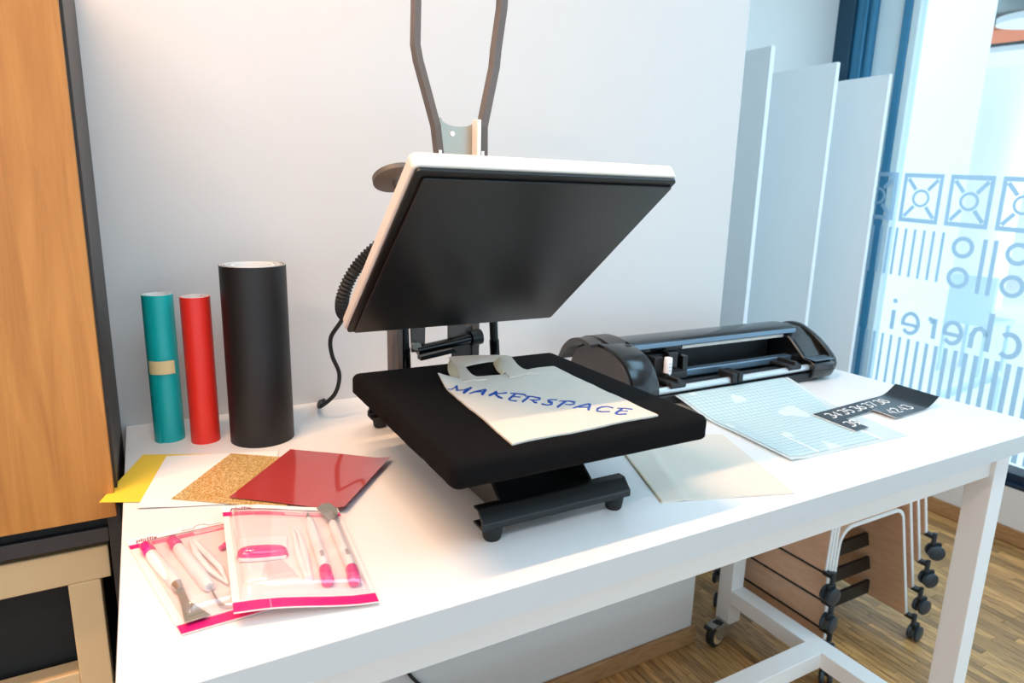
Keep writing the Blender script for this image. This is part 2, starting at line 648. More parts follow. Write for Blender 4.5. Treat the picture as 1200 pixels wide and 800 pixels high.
MB().box(XR + .0, XR + .03, -4.0, 1.05, .245, .262).build('window_sill', m_navy, win, bevel=.002)

SH = 0.045                                 # the film was stuck on slightly out of level


def fz(y, z):
    return T + z + (y - .48) * SH


FX = XR + .0085


FXO = [0.0]


def fpoly(mb, pts):
    mb.add([(FX - FXO[0], y, fz(y, z)) for y, z in pts], [tuple(range(len(pts)))])


def fring(cy, cz, ro, ri, n=28, parent=win, name='film_ring'):
    mb = MB()
    for i in range(n):
        a, b = 2 * math.pi * i / n, 2 * math.pi * (i + 1) / n
        fpoly(mb, [(cy + ro * math.cos(a), cz + ro * math.sin(a)), (cy + ro * math.cos(b), cz + ro * math.sin(b)),
                   (cy + ri * math.cos(b), cz + ri * math.sin(b)), (cy + ri * math.cos(a), cz + ri * math.sin(a))])
    return mb


def fline(mb, a, b, w):
    a, b = Vector(a), Vector(b)
    d = (b - a).normalized()
    n = Vector((-d.y, d.x)) * w / 2
    fpoly(mb, [a + n, b + n, b - n, a - n])


for k in range(-1, 6):                      # squares with a ring and four spokes
    yl, yr = .575 - .2165 * k, .388 - .2165 * k
    zt, zb = .592, .362
    mb = MB()
    fpoly(mb, [(yl, zt), (yr, zt), (yr, zt - .021), (yl, zt - .021)])
    fpoly(mb, [(yl, zb), (yr, zb), (yr, zb + .021), (yl, zb + .021)])
    fpoly(mb, [(yl, zt - .021), (yl - .018, zt - .021), (yl - .018, zb + .021), (yl, zb + .021)])
    fpoly(mb, [(yr, zt - .021), (yr + .018, zt - .021), (yr + .018, zb + .021), (yr, zb + .021)])
    cy, cz = (yl + yr) / 2, (zt + zb) / 2
    for sy in (-1, 1):
        for sz in (-1, 1):
            fline(mb, (cy + sy * .028, cz + sz * .038), (cy + sy * .070, cz + sz * .0885), .018)
    g = fring(cy, cz, .042, .029)
    mb.add(g.v, g.f)
    mb.build('film_square', m_stick, win)

bars = [.572 - .0443 * i for i in range(6)] + [.785 - .0443 * i for i in range(5)]
for y in bars:
    MB2 = MB()
    fpoly(MB2, [(y + .007, .332), (y - .007, .332), (y - .007, .10), (y + .007, .10)])
    MB2.build('film_bar', m_stick, win)
for k in range(0, 3):                       # stacked rings and paired bars
    y0 = .258 - .2235 * k
    for z in (.273, .135):
        fring(y0, z, .049, .0305).build('film_ring', m_stick, win)
    for y in (y0 - .090, y0 - .133):
        b2 = MB()
        fpoly(b2, [(y + .0095, .32), (y - .0095, .32), (y - .0095, .078), (y + .0095, .078)])
        b2.build('film_bar', m_stick, win)
for i in range(-5, 24):                     # row of upright bars down to the sill
    y = .565 - .0443 * i
    wv = .0074 + .0003 * min(max(i, 0), 12)
    b2 = MB()
    fpoly(b2, [(y + wv, -.196), (y - wv, -.196), (y - wv, -.62), (y + wv, -.62)])
    b2.build('film_bar', m_stick, win)

# the lettering, read from outside, so mirrored in here: y runs to the left
FB = -.168                                  # base line


def fstroke(mb, pts, w):
    pts = [Vector(q) for q in pts]
    A, B = [], []
    for i, q in enumerate(pts):
        t = (pts[min(i + 1, len(pts) - 1)] - pts[max(i - 1, 0)]).normalized()
        n = Vector((-t.y, t.x)) * w / 2
        A.append(q + n)
        B.append(q - n)
    for i in range(len(pts) - 1):
        fpoly(mb, [A[i], A[i + 1], B[i + 1], B[i]])


def farc(cy, cz, ry, rz, a0, a1, n=16):
    """angles as seen from outside (mirrored in here)"""
    return [(cy - (-1) * ry * math.cos(math.radians(lerp(a0, a1, i / n))), cz + rz * math.sin(math.radians(lerp(a0, a1, i / n)))) for i in range(n + 1)]


XH = .098
def letter(ch, y):
    mb = MB()
    w = .0215
    if ch == 'i':
        fstroke(mb, [(y, FB), (y, FB + XH)], w)
        g = fring(y, FB + XH + .045, .0125, .0001, 14)
        mb.add(g.v, g.f)
    elif ch == 'e':
        fstroke(mb, farc(y, FB + XH / 2, .038, XH / 2, 0, 318), w * .9)
        FXO[0] = .0004
        fstroke(mb, [(y + .0463, FB + XH / 2 - .0075), (y - .0295, FB + XH / 2 - .0075)], w * .8)
    elif ch == 'r':
        fstroke(mb, [(y - .012, FB), (y - .012, FB + XH)], w)
        FXO[0] = .0004
        fstroke(mb, [(y - .0025, FB + XH * .74), (y + .006, FB + XH * .9), (y + .020, FB + XH * .97)], w)
    elif ch == 'h':
        fstroke(mb, [(y - .034, FB), (y - .034, FB + XH + .075)], w * 1.1)
        FXO[0] = .0004
        fstroke(mb, [(y - .0242, FB + XH * .66)] + [(y + a - .0, FB + b) for a, b in ((-.016, XH * .88), (0, XH), (.022, XH * .9), (.033, XH * .62), (.034, 0))], w * 1.05)
    elif ch == 'c':
        fstroke(mb, farc(y, FB + XH / 2, .040, XH / 2, 48, 312), w * 1.05)
    FXO[0] = 0.0
    mb.build('film_letter', m_stick, win)


for ch, y in (('i', .527), ('e', .437), ('r', .335), ('e', .239), ('h', .122), ('c', .004)):
    letter(ch, y)

# ------------------------------------------------------------------ outside the glass
struct('ground', MB().box(XR + .2, 40, -30, 30, -.25, -.05), m_out_g)
out = empty('outside_wall', (5, 1.2, -.05), 'white rendered outside wall beyond the printed window', 'wall', kind='structure')
MB().prism([(5.0, 1.16, -.05), (5.0, 6.0, -.05), (5.5, 6.0, -.05), (5.5, 1.46, -.05)], (0, 0, 6.05)).build('wall_panel', m_out_w, out)
hall = empty('hall_building', (10, 3, -.05), 'pale hall beyond the window with an orange ceiling sail', 'building')
MB().box(5.6, 22, 1.0, 12, 3.35, 3.5).build('hall_ceiling', m_out_c, hall)
MB().box(16, 16.3, 1, 12, -.05, 3.35).build('hall_wall', m_out_w, hall)


def sail(cx, cy, rx, ry, z, m, rot=0.0):
    pts = []
    for i in range(40):
        a = 2 * math.pi * i / 40
        u, v = rx * math.cos(a), ry * math.sin(a)
        pts.append((cx + u * math.cos(rot) - v * math.sin(rot), cy + u * math.sin(rot) + v * math.cos(rot), z))
    MB().prism(pts, (0, 0, .06)).build('ceiling_sail', m, hall)


sail(8.15, 2.66, .33, .75, 3.18, m_orange, .2)
sail(7.65, 2.05, .30, .42, 3.14, m_out_w, .5)
sail(9.4, 3.2, .5, .9, 3.18, m_out_w, .2)
sail(11.8, 4.4, .6, .9, 3.18, m_out_w, .2)
MB().tube([(11.2, 4.02, -.05), (11.2, 4.02, 2.6), (11.2, 4.02, 3.0), (11.2, 4.02, 3.36)], [.38, .38, .5, .9], 24).build('hall_column', m_out_w, hall, smooth=True)
MB().box(12, 12.1, 4.62, 4.82, 1.9, 2.4).build('hall_picture', m_hallb, hall)
MB().box(12, 12.1, 4.2, 4.4, 1.9, 2.5).build('hall_picture', m_hallb, hall)
for lx, ly in ((9, 8.5), (13, 9), (12, 2.0), (9, -1.5)):  # unseen point lights added to brighten the hall
    d = bpy.data.lights.new('hall_fill_light', 'POINT')
    d.energy, d.shadow_soft_size, d.color = 75, .3, (1, .97, .93)
    o = bpy.data.objects.new('hall_fill_light', d)
    o.location = (lx, ly, 1.6)
    C.collection.objects.link(o)
rl = empty('outdoor_handrail', (5.6, 1.4, -.05), 'pale outdoor handrail seen through the striped film', 'handrail')
MB().tube([(4.7, .95, .18), (4.7, .62, .42)], .03, 10).build('rail', m_hallb, rl)
MB().tube([(4.7, .95, .2), (4.7, .95, -.05)], .02, 8).build('post', m_hallb, rl)
MB().tube([(4.7, .62, .4), (4.7, .62, -.05)], .02, 8).build('post', m_hallb, rl)
for (hx, hy, gname, lab) in ((6.6, 1.70, 'outdoor_chair', 'blurred pale blue chair outside behind the ring shaped window film'),):
    ch = empty(gname, (hx, hy, -.05), lab, 'chair')
    MB().box(hx - .22, hx + .22, hy - .2, hy + .2, .42, .46).build('seat', m_hallb, ch)
    MB().box(hx - .22, hx - .18, hy - .2, hy + .2, .46, .85).build('backrest', m_hallb, ch)
    for sx in (-1, 1):
        for sy in (-1, 1):
            MB().box(hx + sx * .19 - .015, hx + sx * .19 + .015, hy + sy * .17 - .015, hy + sy * .17 + .015, -.05, .42).build('leg', m_hallb, ch)

# ------------------------------------------------------------------ three tall boards in the recess
for (bx, by, zt, lab) in ((2.139, .408, 2.0, 'tall pale grey board beside the white pier, first from the pier'),
                          (2.581, .459, 2.0, 'tall pale grey board standing between two others in the recess'),
                          (2.985, .493, 2.0, 'tall pale grey board next to the window frame')):
    b = empty('partition_board', (bx, (by + DEP) / 2, 0), lab, 'board', 'tall boards in the recess')
    MB().box(bx - .020, bx, by + .012, DEP - .02, .0, zt).build('panel', m_board, b)
    MB().box(bx - .0205, bx + .0005, by, by + .012, .0, zt).build('edge_strip', m_edge, b, bevel=.001)

# ------------------------------------------------------------------ cabinet on the left
cab = empty('storage_cabinet', (-.45, -.15, 0), 'tall oak fronted cabinet with dark carcass left of the white table', 'cabinet')
CX, CY = -.008, -.30
MB().box(CX - .018, CX, CY, -.004, 0, 1.78).build('side_panel', m_carc, cab, bevel=.001)
MB().box(CX - .92, CX - .902, CY, -.004, 0, 1.78).build('side_panel', m_carc, cab, bevel=.001)
MB().box(CX - .902, CX - .018, CY + .0, -.004, T - .084, T - .06).build('shelf', m_rail, cab, bevel=.0015)
MB().box(CX - .902, CX - .018, CY, -.004, 1.76, 1.78).build('top_panel', m_carc, cab)
MB().box(CX - .902, CX - .018, CY, -.004, .06, .08).build('bottom_panel', m_carc, cab)
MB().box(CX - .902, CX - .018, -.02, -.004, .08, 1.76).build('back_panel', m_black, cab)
MB().box(CX - .455, CX - .004, CY - .02, CY - .002, T - .036, 1.775).build('door', m_oak, cab, bevel=.001)
MB().box(CX - .915, CX - .458, CY - .02, CY - .002, T - .036, 1.775).build('door', m_oak, cab, bevel=.001)
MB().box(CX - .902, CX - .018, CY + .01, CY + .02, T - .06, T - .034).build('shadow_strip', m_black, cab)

cart = empty('storage_cart', (-.40, -.16, .08), 'beige framed cart standing in the dark lower bay of the cabinet', 'cart')
cy0, cy1 = CY + .012, CY + .05
MB().box(-.80, -.030, cy0, -.03, T - .150, T - .095).build('top_board', m_beige, cart, bevel=.002)
MB().box(-.088, -.045, cy0, cy1, .22, T - .150).build('stile', m_beige, cart, bevel=.002)
MB().box(-.80, -.757, cy0, cy1, .22, T - .150).build('stile', m_beige, cart, bevel=.002)
MB().box(-.757, -.088, cy0 + .003, cy1, T - .345, T - .305).build('rail', m_beige, cart, bevel=.002)
MB().box(-.757, -.088, cy0 + .003, cy1, .22, .26).build('rail', m_beige, cart, bevel=.002)
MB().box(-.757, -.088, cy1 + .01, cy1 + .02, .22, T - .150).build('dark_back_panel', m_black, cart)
for cx in (-.77, -.07):
    MB().box(cx - .02, cx + .02, cy0 + .01, cy0 + .05, .08, .22).build('foot', m_beige, cart)
# ------------------------------------------------------------------ the white work table
TL, TD, TT = 1.7134, 0.80, 0.039
tab = empty('work_table', (TL / 2, -TD / 2, 0), 'long white work table on castors carrying the press and plotter', 'table')
MB().box(0, TL, -TD + .001, 0, T - TT, T).build('tabletop', m_top, tab, bevel=.001)
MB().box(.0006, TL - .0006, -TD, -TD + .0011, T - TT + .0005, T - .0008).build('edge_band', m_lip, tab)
LY0, LY1 = -.738, -.684                    # front legs
LX0, LX1 = 1.652, 1.708
MB().box(.06, LX0, LY0 + .010, LY0 + .040, T - .130, T - TT).build('apron', m_steel_w, tab, bevel=.001)
MB().box(.06, LX0, -.055, -.025, T - .130, T - TT).build('apron', m_steel_w, tab, bevel=.001)
MB().box(LX0 + .012, LX1 - .012, LY1, -.07, T - .130, T - TT).build('apron', m_steel_w, tab, bevel=.001)
MB().box(.018, .048, LY1, -.07, T - .130, T - TT).build('apron', m_steel_w, tab, bevel=.001)
LB = .072
for (x0, x1) in ((LX0, LX1), (.005, .06)):
    for (a, b) in ((LY0, LY1), (-.068, -.014)):
        MB().box(x0, x1, a, b, LB, T - TT).build('leg', m_steel_w, tab, bevel=.0015)
    MB().box(x0, x1, LY1, -.068, .15, .20).build('side_stretcher', m_steel_w, tab, bevel=.0015)
MB().box(.06, LX0, -.405, -.350, .15, .20).build('cross_stretcher', m_steel_w, tab, bevel=.0015)


def table_castor(x, y, dx, dy):
    """swivel castor below a leg, wheel trailing towards (dx, dy)"""
    cm = MB()
    R = .043
    d = Vector((dx, dy, 0)).normalized()
    s = Vector((-d.y, d.x, 0))
    c = Vector((x, y, 0)) + d * .062
    fork = MB()
    for k in (-1, 1):
        o = s * .019 * k
        poly = [Vector((x, y, LB)) - d * .022 + o, Vector((x, y, LB)) + d * .085 + o + Vector((0, 0, .006)), c + d * .030 + o + Vector((0, 0, R + .012)), c + d * .012 + o + Vector((0, 0, R - .012)), c - d * .014 + o + Vector((0, 0, R - .012)), c - d * .045 + o + Vector((0, 0, R + .006))]
        fork.prism(poly, s * .003)
    fork.obox(Vector((x, y, LB + .004)) + d * .032, d * .055, s * .022, (0, 0, .0025))
    f = fork.build('castor_fork', m_zinc, tab)
    wh = MB()
    a = c + Vector((0, 0, R))
    wh.tube([a - s * .013, a - s * .010, a + s * .010, a + s * .013], [R - .004, R, R, R - .004], 28)
    w_ = wh.build('castor_wheel', m_rubber, f, smooth=True)
    hb = MB()
    hb.tube([a - s * .0145, a + s * .0145], R * .72, 24)
    hb.build('wheel_hub', m_beige, f, smooth=True)
    MB().tube([a - s * .024, a + s * .024], .006, 10).build('axle', m_chrome, f)
    p0 = Vector((x, y, LB + .010)) + d * .085
    MB().obox(p0 + d * .004, d * .022, s * .013, (0, 0, .002)).build('brake_plate', m_zinc, f, bevel=.0008)
    MB().tube([p0 + d * .026 - s * .013, p0 + d * .026 + s * .013], .0072, 12).build('brake_pedal', m_rubber, f, smooth=True)
    MB().tube([Vector((x, y, LB - .002)), Vector((x, y, LB + .001))], .024, 20).build('swivel_ring', m_rubber, f)


table_castor(1.680, -.041, -1, -.18)
table_castor(.032, -.041, -.2, -1)
table_castor(1.680, -.711, .1, -1)
table_castor(.032, -.711, .3, -1)

# ------------------------------------------------------------------ vinyl rolls standing at the back


def roll(name, x, y, r, h, m, label, turns, gap, start, tape=None, core=None):
    t = empty(name, P(x, y), label, 'vinyl roll', 'vinyl rolls standing by the wall')
    n = int(turns * 48)
    th = .0009

    def ring(off):
        return [(x + (r - gap * turns * i / n / turns - off) * math.cos(start - 2 * math.pi * turns * i / n),
                 y + (r - gap * turns * i / n / turns - off) * math.sin(start - 2 * math.pi * turns * i / n)) for i in range(n + 1)]

    def wall(o0, o1, z0, z1, nm, mm, i0=0):
        A, B = ring(o0)[i0:], ring(o1)[i0:]
        n = len(A) - 1
        vs, fs = [], []
        for i in range(n + 1):
            vs += [P(*A[i], z0), P(*B[i], z0), P(*B[i], z1), P(*A[i], z1)]
        for i in range(n):
            k = 4 * i
            for j in range(4):
                fs.append((k + j, k + (j + 1) % 4, k + 4 + (j + 1) % 4, k + 4 + j))
        fs += [(0, 1, 2, 3), (4 * n, 4 * n + 3, 4 * n + 2, 4 * n + 1)]
        return MB().add(vs, fs).build(nm, mm, t, smooth=True, ang=50)

    wall(0, th, 0, h, 'vinyl_sheet', m)
    wall(th, th * 2, .0005, h + .0002, 'paper_backing', m_paper, 3)
    if tape:
        z0, z1, a0, a1 = tape
        vs, fs = [], []
        k = 20
        for i in range(k + 1):
            a = lerp(a0, a1, i / k)
            jag = .0015 * math.sin(i * 2.1) if i in (0, k) else 0
            for rr in (r + .0002, r + .0008):
                for z in (z0, z1):
                    vs.append(P(x + rr * math.cos(a), y + rr * math.sin(a), z + jag))
        for i in range(k):
            q = 4 * i
            for a, b in ((0, 1), (1, 3), (3, 2), (2, 0)):
                fs.append((q + a, q + b, q + 4 + b, q + 4 + a))
        fs += [(0, 1, 3, 2), (4 * k, 4 * k + 2, 4 * k + 3, 4 * k + 1)]
        MB().add(vs, fs).build('tape_band', m_tape, t, smooth=True)
    if core:
        cr, dx, dy = core
        mb = MB()
        vs, fs = [], []
        k = 40
        for i in range(k):
            a = 2 * math.pi * i / k
            for rr, z in ((cr, 0), (cr, h - .001), (cr - .003, h - .001), (cr - .003, 0)):
                vs.append(P(x + dx + rr * math.cos(a), y + dy + rr * math.sin(a), z))
        for i in range(k):
            q, q2 = 4 * i, 4 * ((i + 1) % k)
            for j in range(4):
                fs.append((q + j, q + (j + 1) % 4, q2 + (j + 1) % 4, q2 + j))
        mb.add(vs, fs).build('core_tube', m_paper, t, smooth=True, ang=50)
    return t


roll('vinyl_roll', .072, -.105, .0262, .267, m_teal, 'teal vinyl roll with a band of masking tape', 2.2, .006, -2.15, tape=(.128, .152, -2.62, -.9))
roll('vinyl_roll', .128, -.139, .0262, .2655, m_red, 'bright red vinyl roll standing between the teal and black rolls', 2.2, .006, 2.2)
roll('vinyl_roll', .222, -.168, .0570, .321, m_blackv, 'thick black vinyl roll, the largest of the standing rolls', 3.0, .012, 0.5, core=(.036, .002, .004))

# ------------------------------------------------------------------ the four loose sheets


def flat_sheet(name, corners, z, m, label, cat, curl=None, group='loose material sheets', th=.0006):
    a, b, c, d = [Vector(q) for q in corners]          # near left, far left, far right, near right
    ctr = (a + b + c + d) / 4

    def f(u, v):
        q = a.lerp(d, u).lerp(b.lerp(c, u), v)
        h = z
        if curl:
            h += curl(u, v)
        return P(q.x, q.y, h)
    o = MB().grid(f, 16, 16, th).build(name, m, None, smooth=True, loc=P(ctr.x, ctr.y, z))
    return tag(o, label, cat, group)


flat_sheet('plastic_sheet', [(-.030, -.345), (.027, -.171), (.203, -.248), (.150, -.425)], .0008, m_yellow,
           'yellow sheet undermost in the fan, hanging over the table edge', 'sheet', lambda u, v: .0012 * (1 - u) * (1 - v))
flat_sheet('plastic_sheet', [(.018, -.392), (.062, -.199), (.235, -.255), (.190, -.450)], .0024, m_whites,
           'white sheet between the yellow and gold glitter sheets', 'sheet', lambda u, v: .002 * max(0, 1 - u * 3) * (1 - v))
flat_sheet('glitter_sheet', [(.062, -.382), (.160, -.236), (.302, -.338), (.204, -.484)], .0040, m_glit,
           'gold glitter sheet partly under the red foil', 'sheet')
flat_sheet('foil_sheet', [(.137, -.418), (.254, -.266), (.397, -.382), (.278, -.532)], .0056, m_redfoil,
           'glossy dusty red foil lying on the gold glitter sheet', 'sheet', lambda u, v: .006 * smoothstep(.82, 1, u) ** 2 * (1 - .4 * v) + .0012 * math.sin(5.5 * u + 1.1 * math.sin(4 * v)) * u * (1 - u) * 4 * .5 + .0008)

# ------------------------------------------------------------------ two tool packs


class Quad:
    """card frame: u to the right, v down, from the four corners"""

    def __init__(s, tl, tr, bl, br, z):
        s.c = [Vector(q) for q in (tl, tr, bl, br)]
        s.z = z

    def __call__(s, u, v, h=0.0):
        tl, tr, bl, br = s.c
        q = tl.lerp(tr, u).lerp(bl.lerp(br, u), v)
        return P(q.x, q.y, s.z + h)


def card(Q, t, hang):
    MB().grid(lambda u, v: Q(u, v, .0008), 8, 12, .0007).build('card_back', m_card, t)

    def band(nm, v0, v1, m, u0=0.0, u1=1.0, h=.0011):
        return MB().grid(lambda u, v: Q(lerp(u0, u1, u), lerp(v0, v1, v), h), 6, 1, .0003).build(nm, m, t)
    band('header_strip', 0, .075, m_whites, h=.0010)
    band('pink_band', .078, .125, m_pink)
    band('pink_band', .925, .995, m_pink)
    for k in range(3):
        band('small_print', .088 + .010 * k, .093 + .010 * k, m_card, .52, .9 - .1 * k, .0014)
    mb = MB()
    c0 = Q(.07, .062)
    ux, uy = (Q(.115, .062) - c0), (Q(.07, .026) - c0)
    write(mb, 'plottix', (c0.x, c0.y), (ux.x, ux.y), (uy.x + ux.x * .3, uy.y + ux.y * .3), .0006, Q(0, 0).z + .0012, .0003)
    mb.build('logo_lettering', m_pinkd, t)
    if hang:
        hm = MB()
        stroke(hm, [(lambda q: (q.x, q.y))(Q(u, v)) for u, v in ((.44, .040), (.54, .042), (.58, .012), (.64, .012), (.68, .042), (.78, .040))], .0012, Q(0, 0).z + .0012, .0003)
        hm.build('hang_slot', m_grey, t)


def handle(t, a, b, r, name='handle', m=m_whitep, prof=(.6, .9, 1, 1, .95, .7)):
    a, b = Vector(a), Vector(b)
    pts = [a.lerp(b, q) for q in (0, .04, .15, .7, .94, 1)]
    return MB().tube(pts, [r * k for k in prof], 14).build(name, m, t, smooth=True, ang=60)


p1 = empty('tool_pack', P(.105, -.595, .0006), 'pink and white tool pack tucked under the other, with a broad spatula', 'tool pack', 'tool packs')
Q1 = Quad((.004, -.482), (.148, -.476), (.058, -.722), (.200, -.716), .0012)
card(Q1, p1, True)


def blister(Q, t, u0, u1, v0, v1, h):
    def f(u, v):
        e = min(u, 1 - u, v, 1 - v)
        k = smoothstep(0, .06, e)
        return Q(lerp(u0, u1, u), lerp(v0, v1, v), .0014 + (h - .0014) * k)
    return MB().grid(f, 28, 28, .0003).build('clear_blister', m_blister, t, smooth=True, ang=80)


def pk(x, y, z):
    return P(x, y, z)


handle(p1, pk(.033, -.545, .0085), pk(.058, -.632, .0085), .0075)
handle(p1, pk(.027, -.521, .0085), pk(.033, -.544, .0085), .0075, 'pink_cap', m_pinkp)
MB().tube([pk(.058, -.632, .0085), pk(.061, -.645, .008)], [.0062, .0045], 12).build('ferrule', m_chrome, p1, smooth=True)
MB().prism([pk(.0575, -.643, .0065), pk(.0645, -.642, .0065), pk(.069, -.672, .0065), pk(.087, -.708, .0065), pk(.062, -.711, .0065), pk(.060, -.676, .0065)], (0, 0, .0016)).build('spatula_blade', m_tool, p1, bevel=.0005)
MB().prism([pk(.064, -.675, .0082), pk(.070, -.675, .0082), pk(.081, -.700, .0082), pk(.065, -.702, .0082)], (0, 0, .0006)).build('blade_edge', m_zinc, p1)
handle(p1, pk(.063, -.542, .0085), pk(.091, -.655, .0085), .0075)
handle(p1, pk(.057, -.519, .0085), pk(.063, -.541, .0085), .0075, 'pink_cap', m_pinkp)
MB().tube(bez([pk(.091, -.655, .008), pk(.095, -.680, .008), pk(.100, -.693, .007), pk(.110, -.697, .007), pk(.118, -.694, .007)], 6), .0016, 8).build('hook', m_chrome, p1, smooth=True)
tz = p1
for k in (-1, 1):
    MB().tube([pk(.081 + .002 * k, -.530, .006), pk(.088 + .005 * k, -.570, .007), pk(.100 + .006 * k, -.615, .007), pk(.110, -.652, .006)], [.0028, .0044, .0036, .0012], 10).build('tweezer_arm', m_whitep, p1, smooth=True)
MB().tube([pk(.110, -.566, .006), pk(.120, -.560, .007), pk(.135, -.562, .007)], [.003, .005, .005], 10).build('pink_clip', m_pinkp, p1, smooth=True)
blister(Q1, p1, .06, .97, .135, .915, .0172)

p2 = empty('tool_pack', P(.19, -.62, .0006), 'pink and white tool pack lying on top, with a pink scraper', 'tool pack', 'tool packs')
Q2 = Quad((.1225, -.474), (.270, -.520), (.1075, -.733), (.2545, -.764), .0190)
# the upper pack rests on the lower one's blister and slopes down to the right


class Quad2(Quad):
    def __call__(s, u, v, h=0.0):
        q = super().__call__(u, v, h)
        q.z += -.0125 * smoothstep(.15, .95, u) - .002 * v
        return q


Q2 = Quad2(*[tuple(q) for q in Q2.c], .0195)
card(Q2, p2, False)


def at2(x, y, h):
    """height of the upper pack's card below a point"""
    u = max(0, min(1, (x - .115 - (-.475 - y) * -.06) / .146))
    return P(x, y, .0195 - .0125 * smoothstep(.15, .95, u) - .001 + h)


# boat shaped scraper
def scraper():
    vs, fs = [], []
    n, k = 20, 9
    L_, Wd, Hh = .030, .0115, .013
    c = Vector((.1525, -.630))
    ax = Vector((.057, -.010)).normalized()
    ay = Vector((-ax.y, ax.x))
    for i in range(n + 1):
        s = -1 + 2 * i / n
        wv = Wd * (1 - abs(s) ** 4) ** .5 * (1 - .1 * s * s) + .0004
        for j in range(k):
            a = math.pi * j / (k - 1)
            q = c + ax * L_ * s + ay * wv * math.cos(a)
            vs.append(at2(q.x, q.y, .002 + Hh * math.sin(a) * (1 - abs(s) ** 6) ** .4))
    for i in range(n):
        for j in range(k - 1):
            fs.append((i * k + j, (i + 1) * k + j, (i + 1) * k + j + 1, i * k + j + 1))
    fs += [tuple(range(k)), tuple(n * k + j for j in range(k))]
    fs += [(i * k, i * k + k - 1, (i + 1) * k + k - 1, (i + 1) * k) for i in range(n)]
    MB().add(vs, fs).build('scraper_grip', m_pinkp, p2, smooth=True, ang=70)
    b = [c + ax * L_ * .9 * s - ay * (.011 + .003 * (1 - s * s)) for s in (-1, -.5, 0, .5, 1)]
    tp = [c + ax * L_ * .9 * s - ay * .006 for s in (1, .5, 0, -.5, -1)]
    MB().prism([at2(q.x, q.y, .002) for q in b + tp], (0, 0, .004)).build('scraper_lip', m_whitep, p2, bevel=.0008)
    blk = [c + ax * s * .0285 + ay * t_ for s, t_ in ((-1, .008), (1, .008), (1, .044), (-1, .044))]
    MB().prism([at2(q.x, q.y, .002) for q in blk], (0, 0, .0035)).build('scraper_blade', m_whitep, p2, bevel=.0012)
    gr = [c + ax * s + ay * t_ for s, t_ in ((.004, .016), (.022, .016), (.022, .019), (.004, .019))]
    MB().prism([at2(q.x, q.y, .0056) for q in gr], (0, 0, .0003)).build('small_print', m_grey, p2)


scraper()
for k in (-1, 1):
    MB().tube([at2(.192 + .0015 * k, -.699, .005), at2(.195 + .004 * k, -.645, .006), at2(.200 + .003 * k, -.590, .006), at2(.1995, -.556, .005)], [.0035, .0042, .0026, .0008], 10).build('tweezer_arm', m_whitep, p2, smooth=True)
handle(p2, at2(.2225, -.556, .008), at2(.2135, -.684, .008), .0068)
handle(p2, at2(.2133, -.686, .008), at2(.2095, -.718, .008), .0078, 'pink_cap', m_pinkp, (.8, .95, 1, 1, .9, .6))
MB().tube([at2(.2225, -.556, .008), at2(.2255, -.538, .008)], [.004, .0012], 10).build('needle_tip', m_tool, p2, smooth=True)
handle(p2, at2(.2500, -.575, .008), at2(.2425, -.694, .008), .0068)
handle(p2, at2(.2422, -.696, .008), at2(.2375, -.728, .008), .0078, 'pink_cap', m_pinkp, (.8, .95, 1, 1, .9, .6))
MB().prism([at2(.2385, -.534, .0115), at2(.2475, -.524, .0115), at2(.2585, -.525, .0115), at2(.2640, -.548, .0115), at2(.2610, -.563, .0115), at2(.2500, -.578, .0115), at2(.2440, -.570, .0115)], (0, 0, .0016)).build('spatula_blade', m_tool, p2, bevel=.0005)
for (x, y, x1, y1) in ((.2165, -.655, .2155, -.668), (.2452, -.662, .2444, -.675)):
    MB().obox(at2((x + x1) / 2, (y + y1) / 2, .0149), ((x1 - x) / 2, (y1 - y) / 2, 0), (.0022, .0002, 0), (0, 0, .0002)).build('small_print', m_grey, p2)
blister(Q2, p2, .05, .97, .135, .915, .0185)
# ------------------------------------------------------------------ heat press
hp = empty('heat_press', P(.545, -.45), 'open clamshell heat press with white upper platen and black cloth pad', 'heat press')
# base: two cross bars with rubber feet, a channel, gusset plates
for (y0, sgn) in ((-.700, 1), (-.190, -1)):
    prof = [(y0, .020), (y0, .030), (y0 + sgn * .016, .046), (y0 + sgn * .030, .046), (y0 + sgn * .030, .042), (y0 + sgn * .018, .042), (y0 + sgn * .006, .030), (y0 + sgn * .006, .024), (y0 + sgn * .030, .024), (y0 + sgn * .030, .020)]
    bar = MB().prism([P(.415, y, z) for y, z in prof], (.245, 0, 0)).build('base_bar', m_blackmetal, hp, bevel=.0015)
    for fx in (.436, .640):
        MB().tube([P(fx, y0 + sgn * .014, .0), P(fx, y0 + sgn * .014, .003), P(fx, y0 + sgn * .014, .021)], [.0105, .0125, .0150], 20).build('rubber_foot', m_rubber, hp, smooth=True)
        MB().tube([P(fx, y0 + sgn * .016, .0238), P(fx, y0 + sgn * .016, .029)], .005, 10).build('bolt', m_chrome, bar, smooth=True)
MB().box(.455, .605, -.674, -.216, T + .040, T + .045).build('base_deck', m_blackmetal, hp, bevel=.001)
for gx in (.451, .604):
    MB().prism([P(gx, -.684, .030), P(gx, -.672, .048), P(gx, -.585, .108), P(gx, -.585, .117), P(gx, -.24, .117), P(gx, -.24, .025), P(gx, -.66, .025)], (.0035, 0, 0)).build('gusset_plate', m_blackmetal, hp, bevel=.0008)
MB().box(.48, .60, -.60, -.40, T + .045, T + .112).build('pad_column', m_blackmetal, hp, bevel=.004)
MB().box(.360, .730, -.747, -.350, T + .112, T + .122).build('lower_platen', m_blackmetal, hp, bevel=.002)


